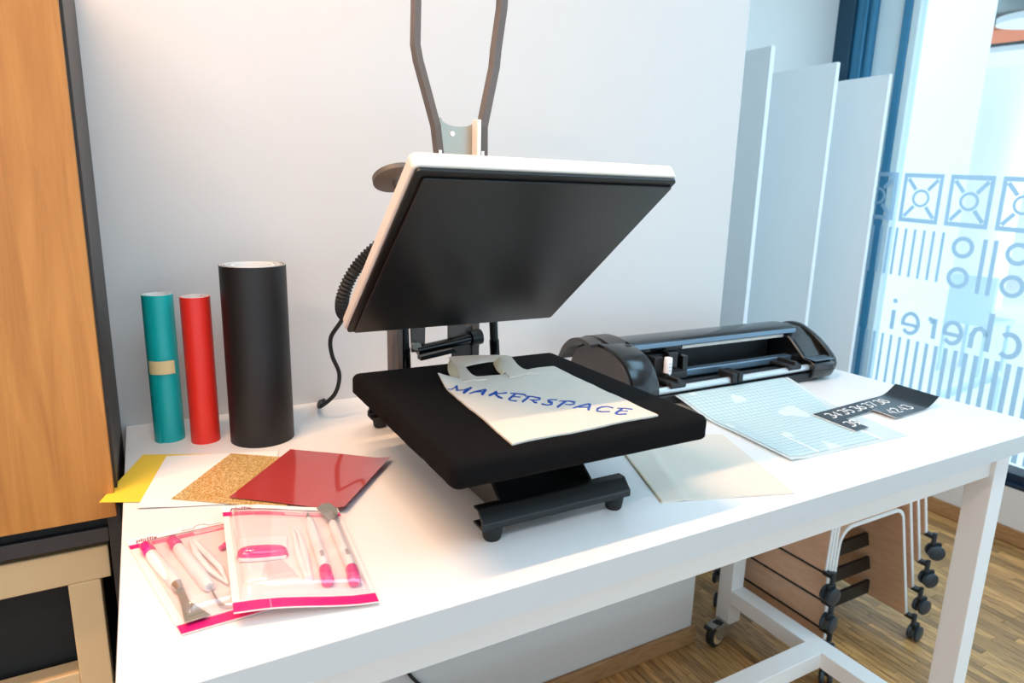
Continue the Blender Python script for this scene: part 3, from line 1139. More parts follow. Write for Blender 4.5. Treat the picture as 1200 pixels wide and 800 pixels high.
def pad():
    """foam pad in a stretched cloth cover"""
    x0, x1, y0, y1, z0, z1, rc, re = .345, .745, -.762, -.335, .117, .1525, .014, .010
    loops = []
    n = 14

    def loop(ins, z):
        out_ = []
        r = max(rc - ins, .004)
        for (cx, cy, a0) in ((x1 - ins - r, y1 - ins - r, 0), (x0 + ins + r, y1 - ins - r, 90), (x0 + ins + r, y0 + ins + r, 180), (x1 - ins - r, y0 + ins + r, 270)):
            for k in range(n + 1):
                a = math.radians(a0 + 90 * k / n)
                out_.append(Vector((cx + r * math.cos(a), cy + r * math.sin(a), z)))
        # points along the long sides for the puckers
        full = []
        for i in range(len(out_)):
            a, b = out_[i], out_[(i + 1) % len(out_)]
            full.append(a)
            if (b - a).length > .05:
                for q in range(1, 40):
                    full.append(a.lerp(b, q / 40))
        return full
    prof = [(.016, z0 + .000)] + [(.004 * (1 - k), z0 + .001 + .004 * k) for k in (0, .5, 1)] + [(0, z0 + .012), (0, z1 - re)]
    prof += [(re * (1 - math.cos(a)), z1 - re + re * math.sin(a)) for a in (.3, .65, 1.0, 1.3, math.pi / 2)]
    for j, (ins, z) in enumerate(prof):
        lp = loop(ins, z)
        if 1 <= j <= 4:
            c = Vector(((x0 + x1) / 2, (y0 + y1) / 2, 0))
            for i, v in enumerate(lp):
                w_ = mnoise.noise(Vector((v.x * 38, v.y * 38, j * .35))) * .0016 * (1 - abs(j - 2.5) / 3)
                d = (v - c)
                d.z = 0
                lp[i] = v + d.normalized() * w_
        loops.append(lp)
    N = len(loops[0])
    vs = [P(v.x, v.y, v.z) for lp in loops for v in lp]
    fs = []
    for j in range(len(loops) - 1):
        for i in range(N):
            fs.append((j * N + i, j * N + (i + 1) % N, (j + 1) * N + (i + 1) % N, (j + 1) * N + i))
    fs.append(tuple((len(loops) - 1) * N + i for i in range(N)))
    fs.append(tuple(range(N))[::-1])
    MB().add(vs, fs).build('pad', m_pad, hp, smooth=True, ang=60)


pad()

# upper platen, tilted open about its rear edge
PB, PF = Vector((-.330, .229)), Vector((-.655, .484))
pd_ = (PF - PB).normalized()
pn = Vector((-pd_.y, pd_.x)) * -1          # up and back, away from the heating face
if pn.y < 0: pn = -pn
PLEN = (PF - PB).length


def pl(x, s, h):
    q = PB + pd_ * s + pn * h
    return P(x, q.x, q.y)


def pbox(x0, x1, s0, s1, h0, h1, r=0.0):
    """box in the platen's own frame, with rounded corners in plan"""
    if not r:
        pts = [(x0, s0), (x1, s0), (x1, s1), (x0, s1)]
    else:
        pts = []
        for (cx, cs, a0) in ((x1 - r, s1 - r, 0), (x0 + r, s1 - r, 90), (x0 + r, s0 + r, 180), (x1 - r, s0 + r, 270)):
            for k in range(7):
                a = math.radians(a0 + 15 * k)
                pts.append((cx + r * math.cos(a), cs + r * math.sin(a)))
    base = [pl(x, s, h0) for x, s in pts]
    return MB().prism(base, pl(0, 0, h1) - pl(0, 0, h0))


hous = pbox(.338, .743, -.004, PLEN + .004, -.003, .017, .010).build('housing_flange', m_cream, hp, bevel=.0025)
pbox(.375, .706, .03, PLEN - .13, .017, .040, .02).build('housing_cover', m_cream, hp, bevel=.006)
pbox(.3415, .740, -.001, PLEN + .0005, -.0085, -.003, .006).build('plate_rim', m_rim, hp, bevel=.001)
pbox(.352, .7375, .002, PLEN - .0105, -.0120, -.0085, .004).build('heating_plate', m_plate, hp, bevel=.001)

# handle: two cranked flat arms, a grip and the bracket plate between them


def arm(pts, wdt, dep, nm, m):
    L, Rr = [], []
    pts = [Vector(p) for p in pts]
    for i, p in enumerate(pts):
        t = (pts[min(i + 1, len(pts) - 1)] - pts[max(i - 1, 0)])
        t.y = 0
        t.normalize()
        n = Vector((t.z, 0, -t.x)) * wdt / 2
        L.append(p - n)
        Rr.append(p + n)
    vs = []
    for i in range(len(pts)):
        for q in (L[i], Rr[i]):
            vs += [P(q.x, q.y - dep / 2, q.z), P(q.x, q.y + dep / 2, q.z)]
    fs = []
    for i in range(len(pts) - 1):
        k = 4 * i
        for a, b in ((0, 1), (1, 3), (3, 2), (2, 0)):
            fs.append((k + a, k + b, k + 4 + b, k + 4 + a))
    e = 4 * (len(pts) - 1)
    fs += [(0, 1, 3, 2), (e, e + 2, e + 3, e + 1)]
    return MB().add(vs, fs).build(nm, m, hp, bevel=.0012)


arm([(.503, -.27, .22), (.497, -.34, .42), (.4945, -.36, .515), (.489, -.36, .558), (.467, -.34, .658), (.4645, -.335, .682), (.470, -.325, .745), (.474, -.315, .81)], .0115, .020, 'handle_arm', m_taupe)
arm([(.566, -.27, .22), (.570, -.34, .42), (.5735, -.36, .515), (.573, -.36, .562), (.604, -.34, .662), (.609, -.335, .690), (.624, -.325, .760), (.632, -.315, .815)], .0135, .020, 'handle_arm', m_taupe)
MB().tube([P(.455, -.315, .805), P(.650, -.315, .805)], .0145, 20).build('handle_grip', m_rubber, hp, smooth=True)
pts = [(.499, .44), (.566, .44), (.566, .572)] + [(.5325 + .030 * math.cos(math.radians(a)), .572 - .012 * math.sin(math.radians(a))) for a in range(0, 181, 20)] + [(.499, .572)]
MB().prism([P(x, -.352, z) for x, z in pts], (0, .003, 0)).build('bracket_plate', m_zinc, hp, bevel=.0005)
MB().box(.558, .565, -.374, -.352, T + .44, T + .572).build('bracket_flange', m_cream, hp, bevel=.001)
MB().tube([P(.522, -.3535, .548), P(.522, -.3515, .548)], .0042, 14).build('bracket_hole', m_paper, hp)
for (sx, sz) in ((.4930, .520), (.5700, .522)):
    MB().box(sx - .0025, sx + .0025, -.3712, -.3700, T + sz - .022, T + sz).build('arm_slot', m_paper, hp)

# pressure knob: a flat disc seen past the platen's left edge
kc = Vector((.428, -.345, .474))
ka = Vector((-.02, .50, .86)).normalized()
MB().tube([P(*(kc - ka * .006)), P(*(kc - ka * .004)), P(*(kc + ka * .004)), P(*(kc + ka * .006))], [.036, .040, .040, .036], 40).build('pressure_knob', m_taupe, hp, smooth=True)
MB().tube([P(*(kc - ka * .10)), P(*kc)], .009, 14).build('knob_spindle', m_chrome, hp, smooth=True)

# rear linkage
MB().box(.446, .456, -.285, -.225, T + .045, T + .30).build('rear_post', m_taupe, hp, bevel=.0015)
MB().box(.610, .626, -.255, -.205, T + .045, T + .25).build('rear_post', m_taupe, hp, bevel=.0015)
for (gx, gx2) in ((.4735, .463), (.6655, .645)):
    g = MB().tube([P(gx, -.258, .055), P((gx + gx2) / 2, -.262, .168)], .0098, 16).build('gas_spring', m_pl, hp, smooth=True)
    MB().tube([P((gx + gx2) / 2, -.262, .165), P(gx2, -.268, .28)], .0085, 14).build('spring_rod', m_blackmetal, g, smooth=True)
MB().prism([P(.482, -.262, z) for z in (.158,)] + [P(.508, -.262, .158), P(.512, -.262, .29), P(.478, -.262, .29)], (0, .006, 0)).build('link_plate', m_taupe, hp, bevel=.001)
MB().prism([P(.556, -.262, .172), P(.592, -.262, .176), P(.598, -.262, .30), P(.556, -.262, .30)], (0, .006, 0)).build('link_plate', m_taupe, hp, bevel=.001)
pts = [(.566, .09), (.606, .09), (.628, .150)] + [(.610 + .022 * math.cos(math.radians(a)), .176 + .022 * math.sin(math.radians(a))) for a in range(-20, 151, 17)] + [(.572, .170)]
MB().prism([P(x, -.250, z) for x, z in pts], (0, .006, 0)).build('link_plate', m_taupe, hp, bevel=.001)
MB().tube([P(.490, -.268, .163), P(.608, -.268, .178)], .0095, 18).build('pivot_tube', m_pl, hp, smooth=True)
MB().tube([P(.600, -.268, .177), P(.622, -.268, .179)], .0150, 20).build('pivot_collar', m_blackmetal, hp, smooth=True)
MB().prism([P(.500, -.262, .140), P(.575, -.262, .150), P(.568, -.262, .158), P(.500, -.262, .148)], (0, .02, 0)).build('stop_bar', m_blackmetal, hp, bevel=.001)
MB().tube([P(.488, -.275, .172), P(.488, -.262, .172)], .008, 14).build('bolt', m_zinc, hp, smooth=True)

# corrugated hose behind the platen and the mains cable down to the table
hpth = bez([P(.47, -.33, .40), P(.425, -.31, .375), P(.389, -.30, .345), P(.360, -.30, .310), P(.347, -.29, .27), P(.356, -.265, .240), P(.385, -.24, .235)], 14)
rr = [.0105 + .0016 * (1 if i % 2 else -1) for i in range(len(hpth))]
MB().tube(hpth, rr, 14).build('corrugated_hose', m_rubber, hp, smooth=True, ang=80)
MB().tube(bez([P(.375, -.215, .235), P(.372, -.17, .205), P(.360, -.145, .172), P(.364, -.135, .135), P(.378, -.13, .094), P(.368, -.13, .055), P(.345, -.10, .022), P(.362, -.02, .0055), P(.375, -.006, .0045), P(.388, .0, .0045)][:9], 10), .0042, 10).build('power_cable', m_rubber, hp, smooth=True)

cord = MB().tube(bez([P(.535, -.012, -.60), P(.545, -.012, -.70), P(.556, -.012, -.740), P(.585, -.014, -.785), P(.65, -.02, -.86), P(.70, -.02, -.96)], 8), .0045, 8).build('power_cord', m_rubber, None, smooth=True, loc=P(.56, -.012, -.75))
tag(cord, 'black power cord hanging on the white wall below the table', 'cord')

# ------------------------------------------------------------------ cotton bag with lettering on the pad
TZ = .1528
bag = empty('cotton_bag', P(.56, -.58, TZ), 'natural cotton bag with blue diagonal lettering lying on the black pad', 'bag', 'cotton bags')
BQ = [Vector(q) for q in ((.4560, -.449), (.6775, -.451), (.433, -.741), (.672, -.731))]


def bag_h(x, y):
    a = Vector((x, y))
    h = .0030 + .0009 * mnoise.noise(Vector((x * 16, y * 16, 2.0))) + .0006 * mnoise.noise(Vector((x * 45, y * 45, 5.0)))
    h += .014 * max(0, 1 - (a - BQ[0]).length / .045) ** 1.5
    h += .0022 * max(0, 1 - (a - Vector((.665, -.45))).length / .06)
    return h


def bag_pt(u, v):
    tl, tr, bl, br = BQ
    q = tl.lerp(tr, u).lerp(bl.lerp(br, u), v)
    e = math.sin(u * 9) * .003 + math.sin(u * 23 + 1) * .0012
    dip = -.004 * smoothstep(.05, .2, u) * (1 - smoothstep(.5, .7, u))
    e *= .7
    q = q + Vector((0, (e + dip) * (1 - v) ** 2))
    q = q + Vector((math.sin(v * 11 + 1) * .0008 * (1 - u), math.sin(u * 11) * .0015 * v))
    return P(q.x, q.y, TZ + bag_h(q.x, q.y))


MB().grid(bag_pt, 40, 44, .0026).build('bag_body', m_canvas, bag, smooth=True, ang=60)


def ruled(A, B, zA, zB, nm, m, th=.0016, wob=.0008):
    """strap piece between two edge lines with their own heights"""
    A, B = bez([P(*q, z) for q, z in zip(A, zA)], 6), bez([P(*q, z) for q, z in zip(B, zB)], 6)

    def at(L, u):
        i = u * (len(L) - 1)
        k = min(int(i), len(L) - 2)
        return L[k].lerp(L[k + 1], i - k)

    def f(u, v):
        q = at(A, u).lerp(at(B, u), v)
        q.z += wob * mnoise.noise(q * 60) + .0012 * math.sin(v * math.pi)
        return q
    return MB().grid(f, 24, 8, th).build(nm, m, bag, smooth=True, ang=70)


z0 = TZ + .0042
ruled([(.484, -.476), (.499, -.438), (.513, -.392), (.523, -.352)], [(.530, -.476), (.520, -.447), (.525, -.412), (.527, -.392)], (z0, z0 + .001, z0 + .005, z0 + .010), (z0, z0 + .001, z0 + .003, z0 + .007), 'strap', m_canvas)
ruled([(.517, -.352), (.542, -.356), (.570, -.367), (.600, -.376), (.622, -.383)], [(.513, -.390), (.522, -.401), (.549, -.398), (.579, -.395), (.600, -.404)], [z0 + .010, z0 + .011, z0 + .012, z0 + .011, z0 + .010], [z0 + .004, z0 + .004, z0 + .006, z0 + .006, z0 + .005], 'strap', m_canvas)
ruled([(.628, -.378), (.622, -.404), (.616, -.444), (.634, -.478)], [(.592, -.396), (.580, -.430), (.576, -.461), (.572, -.480)], (z0 + .008, z0 + .006, z0 + .002, z0), (z0 + .006, z0 + .003, z0 + .001, z0), 'strap', m_canvas)
ruled([(.524, -.346), (.498, -.392), (.486, -.430), (.497, -.444)], [(.526, -.352), (.514, -.392), (.510, -.420), (.508, -.436)], (z0 + .008, z0 + .005, z0 + .001, z0 - .002), (z0 + .007, z0 + .004, z0 + .001, z0 - .002), 'strap_fold', m_canvas_e)
ruled([(.578, -.408), (.568, -.440), (.567, -.460)], [(.602, -.392), (.588, -.420), (.574, -.458)], (z0 + .006, z0 + .003, z0 + .000), (z0 + .012, z0 + .008, z0 + .002), 'strap_fold', m_canvas_e)
TEXT = [[[0.4523,-0.4988],[0.4568,-0.503],[0.4701,-0.4924],[0.4712,-0.4883],[0.458,-0.4992],[0.4534,-0.4964]],[[0.4706,-0.4872],[0.4608,-0.51],[0.4642,-0.5106],[0.4738,-0.4877]],[[0.461,-0.5119],[0.4716,-0.5157],[0.4885,-0.5082],[0.4905,-0.5025],[0.4731,-0.5119],[0.4626,-0.5081]],[[0.4908,-0.5007],[0.466,-0.5229],[0.4637,-0.5328],[0.4884,-0.5102]],[[0.4713,-0.5358],[0.4836,-0.5319],[0.5037,-0.5272],[0.5061,-0.5216],[0.4858,-0.5263],[0.4726,-0.5322]],[[0.5061,-0.5202],[0.487,-0.5435],[0.4863,-0.5518],[0.5053,-0.5283]],[[0.4852,-0.5325],[0.4953,-0.5371],[0.4972,-0.5334],[0.487,-0.5289]],[[0.5168,-0.5384],[0.496,-0.5512],[0.4931,-0.5597],[0.5137,-0.5472]],[[0.5054,-0.5518],[0.5164,-0.5561],[0.5248,-0.5577],[0.5279,-0.5514],[0.5182,-0.5526],[0.5077,-0.5473]],[[0.5058,-0.5515],[0.5027,-0.5693],[0.506,-0.5776],[0.5091,-0.573],[0.5079,-0.5626],[0.51,-0.5469]],[[0.5372,-0.5603],[0.5148,-0.5789],[0.5127,-0.5863],[0.5351,-0.5673]],[[0.5284,-0.5606],[0.5388,-0.5665],[0.5464,-0.5771],[0.5493,-0.5725],[0.5411,-0.5626],[0.5304,-0.5571]],[[0.5257,-0.5754],[0.5342,-0.5825],[0.5362,-0.5792],[0.5272,-0.5728]],[[0.5121,-0.5839],[0.5145,-0.5916],[0.5202,-0.5965],[0.5228,-0.592],[0.5167,-0.588],[0.5142,-0.5808]],[[0.5499,-0.5799],[0.527,-0.5986],[0.525,-0.6057],[0.5479,-0.5867]],[[0.5429,-0.5798],[0.5534,-0.5877],[0.5577,-0.5998],[0.558,-0.5997],[0.5511,-0.6018],[0.5427,-0.5948],[0.5409,-0.5977],[0.5489,-0.6054],[0.5561,-0.6047],[0.562,-0.5944],[0.5558,-0.584],[0.5444,-0.5773]],[[0.5424,-0.6001],[0.5392,-0.6135],[0.5426,-0.617],[0.5452,-0.6133],[0.5442,-0.6077],[0.5462,-0.5965]],[[0.5795,-0.6144],[0.5724,-0.6096],[0.5648,-0.6094],[0.5587,-0.6207],[0.5609,-0.628],[0.5614,-0.6279],[0.5533,-0.6294],[0.5487,-0.6194],[0.5453,-0.6243],[0.5511,-0.6329],[0.5592,-0.6331],[0.5665,-0.6221],[0.5644,-0.6141],[0.5624,-0.6155],[0.5701,-0.6133],[0.5769,-0.6184]],[[0.5877,-0.6244],[0.5608,-0.6412],[0.5581,-0.6483],[0.585,-0.6311]],[[0.5759,-0.6241],[0.5891,-0.6316],[0.5932,-0.6404],[0.592,-0.6404],[0.5843,-0.6431],[0.5769,-0.6383],[0.5753,-0.6406],[0.5821,-0.6466],[0.5899,-0.6451],[0.5979,-0.6351],[0.5918,-0.6276],[0.5775,-0.6217]],[[0.5771,-0.6598],[0.5884,-0.6574],[0.6093,-0.6544],[0.6121,-0.6498],[0.591,-0.6529],[0.5787,-0.6568]],[[0.6112,-0.6507],[0.5921,-0.6731],[0.5934,-0.6771],[0.6125,-0.6546]],[[0.5865,-0.6594],[0.5989,-0.6656],[0.601,-0.6626],[0.588,-0.6572]],[[0.6341,-0.6796],[0.6296,-0.6714],[0.6205,-0.6689],[0.6086,-0.6726],[0.5999,-0.684],[0.604,-0.6914],[0.6158,-0.6958],[0.6179,-0.693],[0.6065,-0.6883],[0.6044,-0.6798],[0.6059,-0.6792],[0.6177,-0.6734],[0.6274,-0.6743],[0.6308,-0.6833]],[[0.6432,-0.6871],[0.6196,-0.7008],[0.6168,-0.7071],[0.6405,-0.6929]],[[0.636,-0.6857],[0.6451,-0.6913],[0.652,-0.7004],[0.655,-0.697],[0.6474,-0.6885],[0.6379,-0.6831]],[[0.6307,-0.698],[0.6405,-0.7045],[0.6425,-0.702],[0.6323,-0.6959]],[[0.6168,-0.7051],[0.6205,-0.7111],[0.6304,-0.7143],[0.633,-0.7109],[0.6229,-0.7081],[0.619,-0.7025]]]
tm = MB()
for poly in TEXT:
    n = len(poly) // 2
    a, b = poly[:n], poly[n:][::-1]
    for i in range(n - 1):
        q4 = [a[i], a[i + 1], b[i + 1], b[i]]
        k = 4
        for s in range(k):
            qa = [Vector(a[i]).lerp(Vector(a[i + 1]), s / k), Vector(a[i]).lerp(Vector(a[i + 1]), (s + 1) / k), Vector(b[i]).lerp(Vector(b[i + 1]), (s + 1) / k), Vector(b[i]).lerp(Vector(b[i + 1]), s / k)]
            lo = [P(q.x, q.y, TZ + bag_h(q.x, q.y) - .0004) for q in qa]
            hi = [P(q.x, q.y, TZ + bag_h(q.x, q.y) + .0006) for q in qa]
            tm.add(lo + hi, [(3, 2, 1, 0), (4, 5, 6, 7), (0, 1, 5, 4), (1, 2, 6, 5), (2, 3, 7, 6), (3, 0, 4, 7)])
tm.build('blue_lettering', m_blue, bag)

# ------------------------------------------------------------------ second cotton bag, flat on the table
bag2 = empty('cotton_bag', P(.86, -.6), 'plain natural cotton bag lying flat on the table under the pad edge', 'bag', 'cotton bags')
B2 = [Vector(q) for q in ((.822, -.434), (1.022, -.535), (.716, -.706), (.928, -.776))]


def bag2_pt(u, v):
    tl, tr, bl, br = B2
    q = tl.lerp(tr, u).lerp(bl.lerp(br, u), v)
    h = .0030 + .0008 * mnoise.noise(Vector((q.x * 14, q.y * 14, 7))) + .0012 * max(0, 1 - abs(u - .16 - .1 * (1 - v)) / .05)
    return P(q.x, q.y, h)


MB().grid(bag2_pt, 36, 36, .0026).build('bag_body', m_canvas, bag2, smooth=True, ang=60)
MB().grid(lambda u, v: bag2_pt(lerp(0, .012, u), v) + Vector((-.0005, 0, .0004)), 2, 30, .003).build('side_seam', m_canvas_e, bag2, smooth=True)

# ------------------------------------------------------------------ cutting plotter
pt = empty('cutting_plotter', P(1.28, -.235), 'black desktop cutting plotter with its lid folded open', 'plotter')


def smoothprof(pts, n=5):
    q = bez([(0, y, z) for y, z in pts], n)
    return [(v.y, v.z) for v in q]


def capprof(kind):
    if kind == 'left':
        return smoothprof([(-.362, .012), (-.366, .045), (-.352, .080), (-.325, .108), (-.285, .124), (-.235, .129), (-.19, .124), (-.15, .104), (-.132, .07)]) + [(-.13, .006), (-.34, .006)]
    return [(-.350, .010), (-.356, .020), (-.356, .048), (-.343, .056), (-.322, .058), (-.275, .100), (-.240, .122), (-.20, .124), (-.15, .104), (-.13, .07), (-.13, .006), (-.335, .004)]


MB().prism([P(.936, y, z) for y, z in capprof('left')], (.070, 0, 0)).build('left_end_cap', m_pl, pt, bevel=.0025, seg=2, smooth=True, ang=28)
MB().prism([P(.930, y * .96 - .008, z * .93 + .002) for y, z in capprof('left')], (.007, 0, 0)).build('side_plate', m_plt, pt, smooth=True, ang=28)
rc = MB().prism([P(1.525, y, z) for y, z in capprof('right')], (.080, 0, 0)).build('right_end_cap', m_pl, pt, bevel=.004, seg=3, ang=50)
# rounded outer shell of the right end
shell = []
rp = smoothprof([(-.345, .016), (-.350, .05), (-.315, .085), (-.27, .112), (-.225, .128), (-.18, .122), (-.14, .09), (-.128, .05)]) + [(-.13, .008), (-.32, .008)]
MB().prism([P(1.605, y, z) for y, z in rp], (.020, 0, 0)).build('side_plate', m_pl, pt, bevel=.006, seg=3, smooth=True, ang=28)
MB().prism([P(1.535, -.3215, .0590), P(1.596, -.3215, .0590), P(1.596, -.2775, .0993), P(1.535, -.2775, .0993)], (0, -.0006, .0008)).build('touch_panel', m_pl, rc, bevel=.0003)
MB().prism([P(1.527, -.3545, .0565), P(1.603, -.3545, .0565), P(1.603, -.3245, .0590), P(1.527, -.3245, .0590)], (0, 0, .0012)).build('ledge', m_rblue, rc, bevel=.0004)
MB().box(1.526, 1.604, -.3572, -.355, T + .030, T + .0315).build('shadow_gap', m_black, rc)
MB().box(1.004, 1.527, -.345, -.14, T + .006, T + .024).build('bed', m_plm, pt, bevel=.003)
MB().box(1.004, 1.527, -.205, -.135, T + .024, T + .112).build('rear_housing', m_plm, pt, bevel=.003)
MB().box(1.004, 1.527, -.250, -.205, T + .098, T + .114).build('top_beam', m_pl, pt, bevel=.002)
MB().box(1.170, 1.527, -.2525, -.2495, T + .100, T + .108).build('beam_strip', m_cream, pt, bevel=.0008)
MB().box(1.004, 1.527, -.285, -.262, T + .040, T + .058).build('carriage_rail', m_rblue, pt, bevel=.003)
MB().box(1.004, 1.527, -.262, -.205, T + .024, T + .036).build('rail_foot', m_plm, pt, bevel=.001)
MB().tube([P(1.004, -.334, .033), P(1.527, -.334, .036)], .0085, 18).build('drive_roller', m_silver, pt, smooth=True)
MB().box(1.004, 1.527, -.318, -.300, T + .024, T + .040).build('roller_shelf', m_plm, pt, bevel=.001)
for (px_, wd) in ((1.080, .05), (1.262, .034), (1.468, .05)):
    b = MB().box(px_ - wd / 2, px_ - .002, -.349, -.30, T + .030, T + .054)
    b.box(px_ + .002, px_ + wd / 2, -.349, -.30, T + .030, T + .054)
    if wd > .04:
        b = MB().box(px_ - wd / 2, px_ + wd / 2, -.335, -.285, T + .044, T + .052)
        b.tube([P(px_ - .022, -.338, .044), P(px_ + .022, -.338, .044)], .008, 14)
        b.box(px_ - .005, px_ + .005, -.345, -.29, T + .046, T + .060)
    b.build('pinch_roller', m_plm, pt, bevel=.002)
car = MB().box(1.052, 1.150, -.262, -.222, T + .040, T + .096).build('tool_carriage', m_plm, pt, bevel=.002)
MB().box(1.100, 1.128, -.285, -.255, T + .050, T + .104).build('tool_clamp', m_pl, car, bevel=.002)
MB().box(1.054, 1.078, -.290, -.255, T + .052, T + .098).build('tool_clamp', m_plm, car, bevel=.002)
MB().box(1.138, 1.154, -.292, -.245, T + .046, T + .094).build('tool_clamp', m_pl, car, bevel=.002)
MB().box(1.070, 1.135, -.312, -.262, T + .048, T + .064).build('tool_clamp', m_plm, car, bevel=.002)
MB().tube([P(1.0815, -.303, .050), P(1.0815, -.303, .062), P(1.0815, -.303, .097), P(1.0815, -.303, .099)], [.008, .0095, .0095, .008], 20).build('blade_holder', m_whitep, car, smooth=True)
for k in range(3):
    MB().box(1.076, 1.086, -.3132, -.3122, T + .070 + .008 * k, T + .0712 + .008 * k).build('scale_mark', m_grey, car)
# folded lid with its curved left end
lidp = [(-.262, .118), (-.259, .127), (-.235, .1315), (-.190, .129), (-.150, .118), (-.146, .112), (-.190, .122), (-.235, .124)]
lid = MB().prism([P(1.005, y, z) for y, z in smoothprof(lidp[:5], 5) + lidp[5:]], (.550, 0, 0)).build('lid', m_pl, pt, smooth=True, ang=35)
MB().prism([P(.955, y, z) for y, z in smoothprof([(-.262, .117), (-.250, .127), (-.215, .135), (-.165, .133), (-.130, .118), (-.098, .090)]) + smoothprof([(-.104, .084), (-.135, .108), (-.17, .124), (-.22, .127)])], (.050, 0, 0)).build('lid_end', m_plt, lid, smooth=True, ang=35)
MB().prism([P(.916, y, z) for y, z in smoothprof([(-.230, .128), (-.190, .134), (-.150, .126), (-.118, .102), (-.100, .074)]) + smoothprof([(-.108, .068), (-.125, .088), (-.152, .112), (-.19, .124), (-.23, .121)])], (.040, 0, 0)).build('lid_end', m_plt, lid, smooth=True, ang=35)
MB().box(.985, 1.555, -.266, -.261, T + .113, T + .124).build('lid_lip', m_rblue, lid, bevel=.001)  # pale blue-grey strip painted in for the highlight along the lid's edge
MB().box(.985, 1.000, -.272, -.250, T + .108, T + .128).build('hinge_block', m_plm, lid, bevel=.002)
for fx in (.97, 1.57):
    for fy in (-.32, -.15):
        MB().cyl(P(fx, fy, 0), P(fx, fy, .008), .012).build('rubber_foot', m_rubber, pt)

# ------------------------------------------------------------------ cutting mat coming out of the plotter
cm = empty('cutting_mat', P(1.22, -.55), 'pale teal gridded cutting mat feeding out of the plotter', 'mat')
MC = [Vector(q) for q in ((1.034, -.686), (1.366, -.697), (1.075, -.300), (1.452, -.300))]


def mat_pt(u, v, h=0.0):
    nl, nr, fl, fr_ = MC
    q = nl.lerp(nr, u).lerp(fl.lerp(fr_, u), v)
    bagz = .0045 * (1 - smoothstep(.02, .14, u)) * (1 - smoothstep(.35, .7, v))
    return P(q.x, q.y, .0012 + bagz + .0225 * smoothstep(.48, .95, v) + h)


MB().grid(lambda u, v: mat_pt(u, v), 26, 30, .0007).build('clear_film', m_matb, cm, smooth=True)


def gridpt(u, v):
    ur = lerp(.79, .955, smoothstep(.05, .65, v))
    return mat_pt(lerp(.025, ur, u), lerp(.03, 1.0, v), .0005)


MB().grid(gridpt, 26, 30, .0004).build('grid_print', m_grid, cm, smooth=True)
MB().grid(lambda u, v: mat_pt(lerp(.775, .79, u), lerp(.02, .30, v), .0008), 2, 8, .0004).build('film_edge', m_whites, cm)
MB().grid(lambda u, v: mat_pt(lerp(.255, .262, u), lerp(.03, .28, v), .0008), 2, 8, .0004).build('film_edge', m_whites, cm)

# ------------------------------------------------------------------ black number sheet
nsx = empty('number_sheet', P(1.46, -.57), 'black vinyl sheet of white numbers with a cut-out and curled end', 'sheet')
SA, SB = .335, .112


def S(x, y, h=0.0):
    """x along the sheet, y up from its top edge (negative), metres"""
    a, b = x / SA, -y / SB
    q = Vector((1.297, -.530)) + Vector((.335, .026)) * a + Vector((-.012, -.110)) * b
    z = .0042 + .034 * smoothstep(.80, 1.12, a) ** 1.2 + .004 * max(0, 1 - abs(a - .45) / .07) ** 1.2 * smoothstep(.25, .6, b) 
    return P(q.x, q.y, z + h)


def numcells(h, th, nm, m, ox=0.0):
    mb = MB()
    NA, NB = 44, 14
    idx = {}
    keep = set()
    for i in range(NA):
        for j in range(NB):
            a, b = (i + .5) / NA, (j + .5) / NB
            if .145 < a < .462 and b > .52:
                continue
            keep.add((i, j))

    def vid(i, j, lvl):
        k = (i, j, lvl)
        if k not in idx:
            idx[k] = len(mb.v)
            mb.v.append(tuple(S(SA * i / NA + ox, -SB * j / NB, h - (th if lvl else 0))))
        return idx[k]
    for (i, j) in keep:
        mb.f.append((vid(i, j, 0), vid(i + 1, j, 0), vid(i + 1, j + 1, 0), vid(i, j + 1, 0)))
        mb.f.append((vid(i, j, 1), vid(i, j + 1, 1), vid(i + 1, j + 1, 1), vid(i + 1, j, 1)))
        for (di, dj, p0, p1) in ((-1, 0, (0, 0), (0, 1)), (1, 0, (1, 1), (1, 0)), (0, -1, (1, 0), (0, 0)), (0, 1, (0, 1), (1, 1))):
            if (i + di, j + dj) not in keep:
                a0, a1 = (i + p0[0], j + p0[1]), (i + p1[0], j + p1[1])
                mb.f.append((vid(*a0, 0), vid(*a1, 0), vid(*a1, 1), vid(*a0, 1)))
    return mb.build(nm, m, nsx, smooth=True)


numcells(0, .0004, 'vinyl_layer', m_num)
numcells(-.0006, .0006, 'paper_liner', m_paper, -.003)
for s, nx_, ny_ in (('34', .020, -.040), ('35', .068, -.040), ('36', .116, -.040), ('37', .164, -.040), ('38', .212, -.040), ('39', .014, -.093), ('42', .176, -.093), ('43', .224, -.093)):
    for i_, ch in enumerate(s):
        nm = MB()
        write(nm, ch, (nx_ + .0216 * i_, ny_), (.030, 0), (0, .026), .0017, 0, .0004, adv=.72, fn=lambda x, y, h: S(x, y, .0001 + h))
        nm.build('white_digit', m_whites, nsx)

# ------------------------------------------------------------------ stacked wheeled plywood stools behind the table


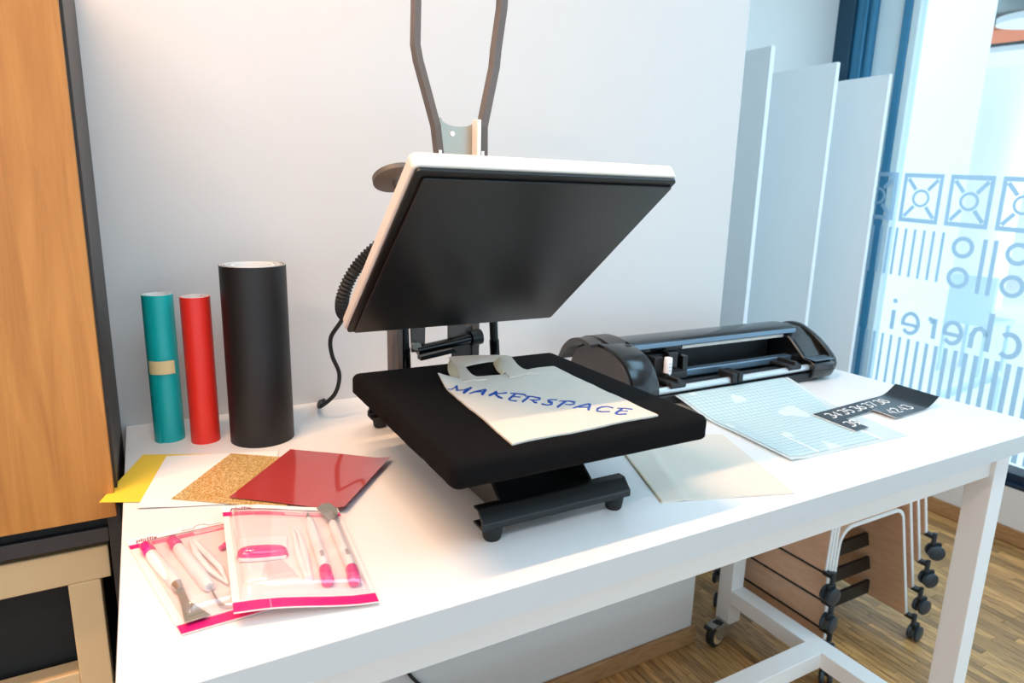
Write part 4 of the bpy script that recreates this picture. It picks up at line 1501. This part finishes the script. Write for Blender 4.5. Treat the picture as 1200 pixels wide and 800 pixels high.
def stool(k, label):
    dz = .098 * k
    xl, xr = 1.797 - .0125 * k, 2.246 + .012 * k
    t = empty('wheeled_stool', (2.02, -.11, dz), label, 'stool', 'stacked plywood stools on castors')
    y0, y1 = -.315, .075
    zb = .082 + dz
    # outline from the left foot over the arch to the right foot
    o = [(xl - .004, zb), (xl + .002, .40 + dz)]
    for a in range(180, 89, -15):
        o.append((xl + .004 + .062 + .062 * math.cos(math.radians(a)), .446 + dz + .062 * math.sin(math.radians(a))))
    for a in range(90, 17, -12):
        o.append((xr - .112 - .058 + .058 * math.cos(math.radians(a)), .450 + dz + .058 * math.sin(math.radians(a))))
    o += [(xr + .002, zb)]
    th = .0115
    inn = []
    for i, q in enumerate(o):
        a, b = Vector(o[max(i - 1, 0)]), Vector(o[min(i + 1, len(o) - 1)])
        d = (b - a).normalized()
        inn.append(Vector(q) + Vector((d.y, -d.x)) * th)

    def shell(ya, yb, nm, m, e=0.0):
        vs, fs = [], []
        n = len(o)
        for q, r in zip(o, inn):
            vs += [Vector((q[0], ya, q[1])), Vector((r[0], ya, r[1])), Vector((r[0], yb, r[1])), Vector((q[0], yb, q[1]))]
        for i in range(n - 1):
            for j in range(4):
                fs.append((4 * i + j, 4 * i + (j + 1) % 4, 4 * i + 4 + (j + 1) % 4, 4 * i + 4 + j))
        fs += [(0, 1, 2, 3), (4 * n - 4, 4 * n - 1, 4 * n - 2, 4 * n - 3)]
        return MB().add(vs, fs).build(nm, m, t, smooth=True, ang=35)
    shell(y0 + .003, y1, 'plywood_shell', m_beech)
    shell(y0, y0 + .003, 'white_edge', m_beech_e)
    for (x, sg) in ((xl, -1), (xr, 1)):
        MB().box(x - .006, x + .006, y0 + .002, y1 - .002, zb - .007, zb).build('foot_rail', m_blackmetal, t, bevel=.001)
        for (yy, sy) in ((y0 - .024, -1), (y1 + .024, 1)):
            MB().box(x - .010, x + .010, min(yy, yy - sy * .03) , max(yy, yy - sy * .03), zb - .008, zb + .004).build('castor_bracket', m_blackmetal, t, bevel=.001)
            c = MB().tube([Vector((x, yy, zb - .028)), Vector((x, yy, zb + .012))], .0075, 12).build('castor', m_castor, t, smooth=True)
            cx, cyy, cz = x + .010 * sg, yy - .004, dz + .0265
            ang = .9 + .25 * k + (.6 if sg > 0 else 0)
            ax = Vector((math.cos(ang), -abs(math.sin(ang)), 0)) if True else None
            for s in (-1, 1):
                w0 = Vector((cx, cyy, cz)) + ax * s * .006
                w1 = Vector((cx, cyy, cz)) + ax * s * .019
                MB().tube([w0, w0.lerp(w1, .2), w0.lerp(w1, .75), w1], [.0245, .0262, .0262, .019], 22).build('castor_wheel', m_castor, c, smooth=True, ang=35)
            MB().obox((cx, cyy, cz + .022), ax * .0055, Vector((-ax.y, ax.x, 0)) * .016, (0, 0, .010)).build('castor_hood', m_rubber, c, bevel=.002)
    MB().box(xl + .008, xr - .014 - .02, -.192, -.180, .100 + dz, .150 + dz).build('cross_bar', m_blackmetal, t, bevel=.001)
    return t


stool(0, 'wheeled plywood stool at the bottom of the stack, its castors on the floor')
stool(1, 'wheeled plywood stool second from the bottom of the stack')
stool(2, 'wheeled plywood stool third from the bottom of the stack')
stool(3, 'wheeled plywood stool at the top of the stack under the table')
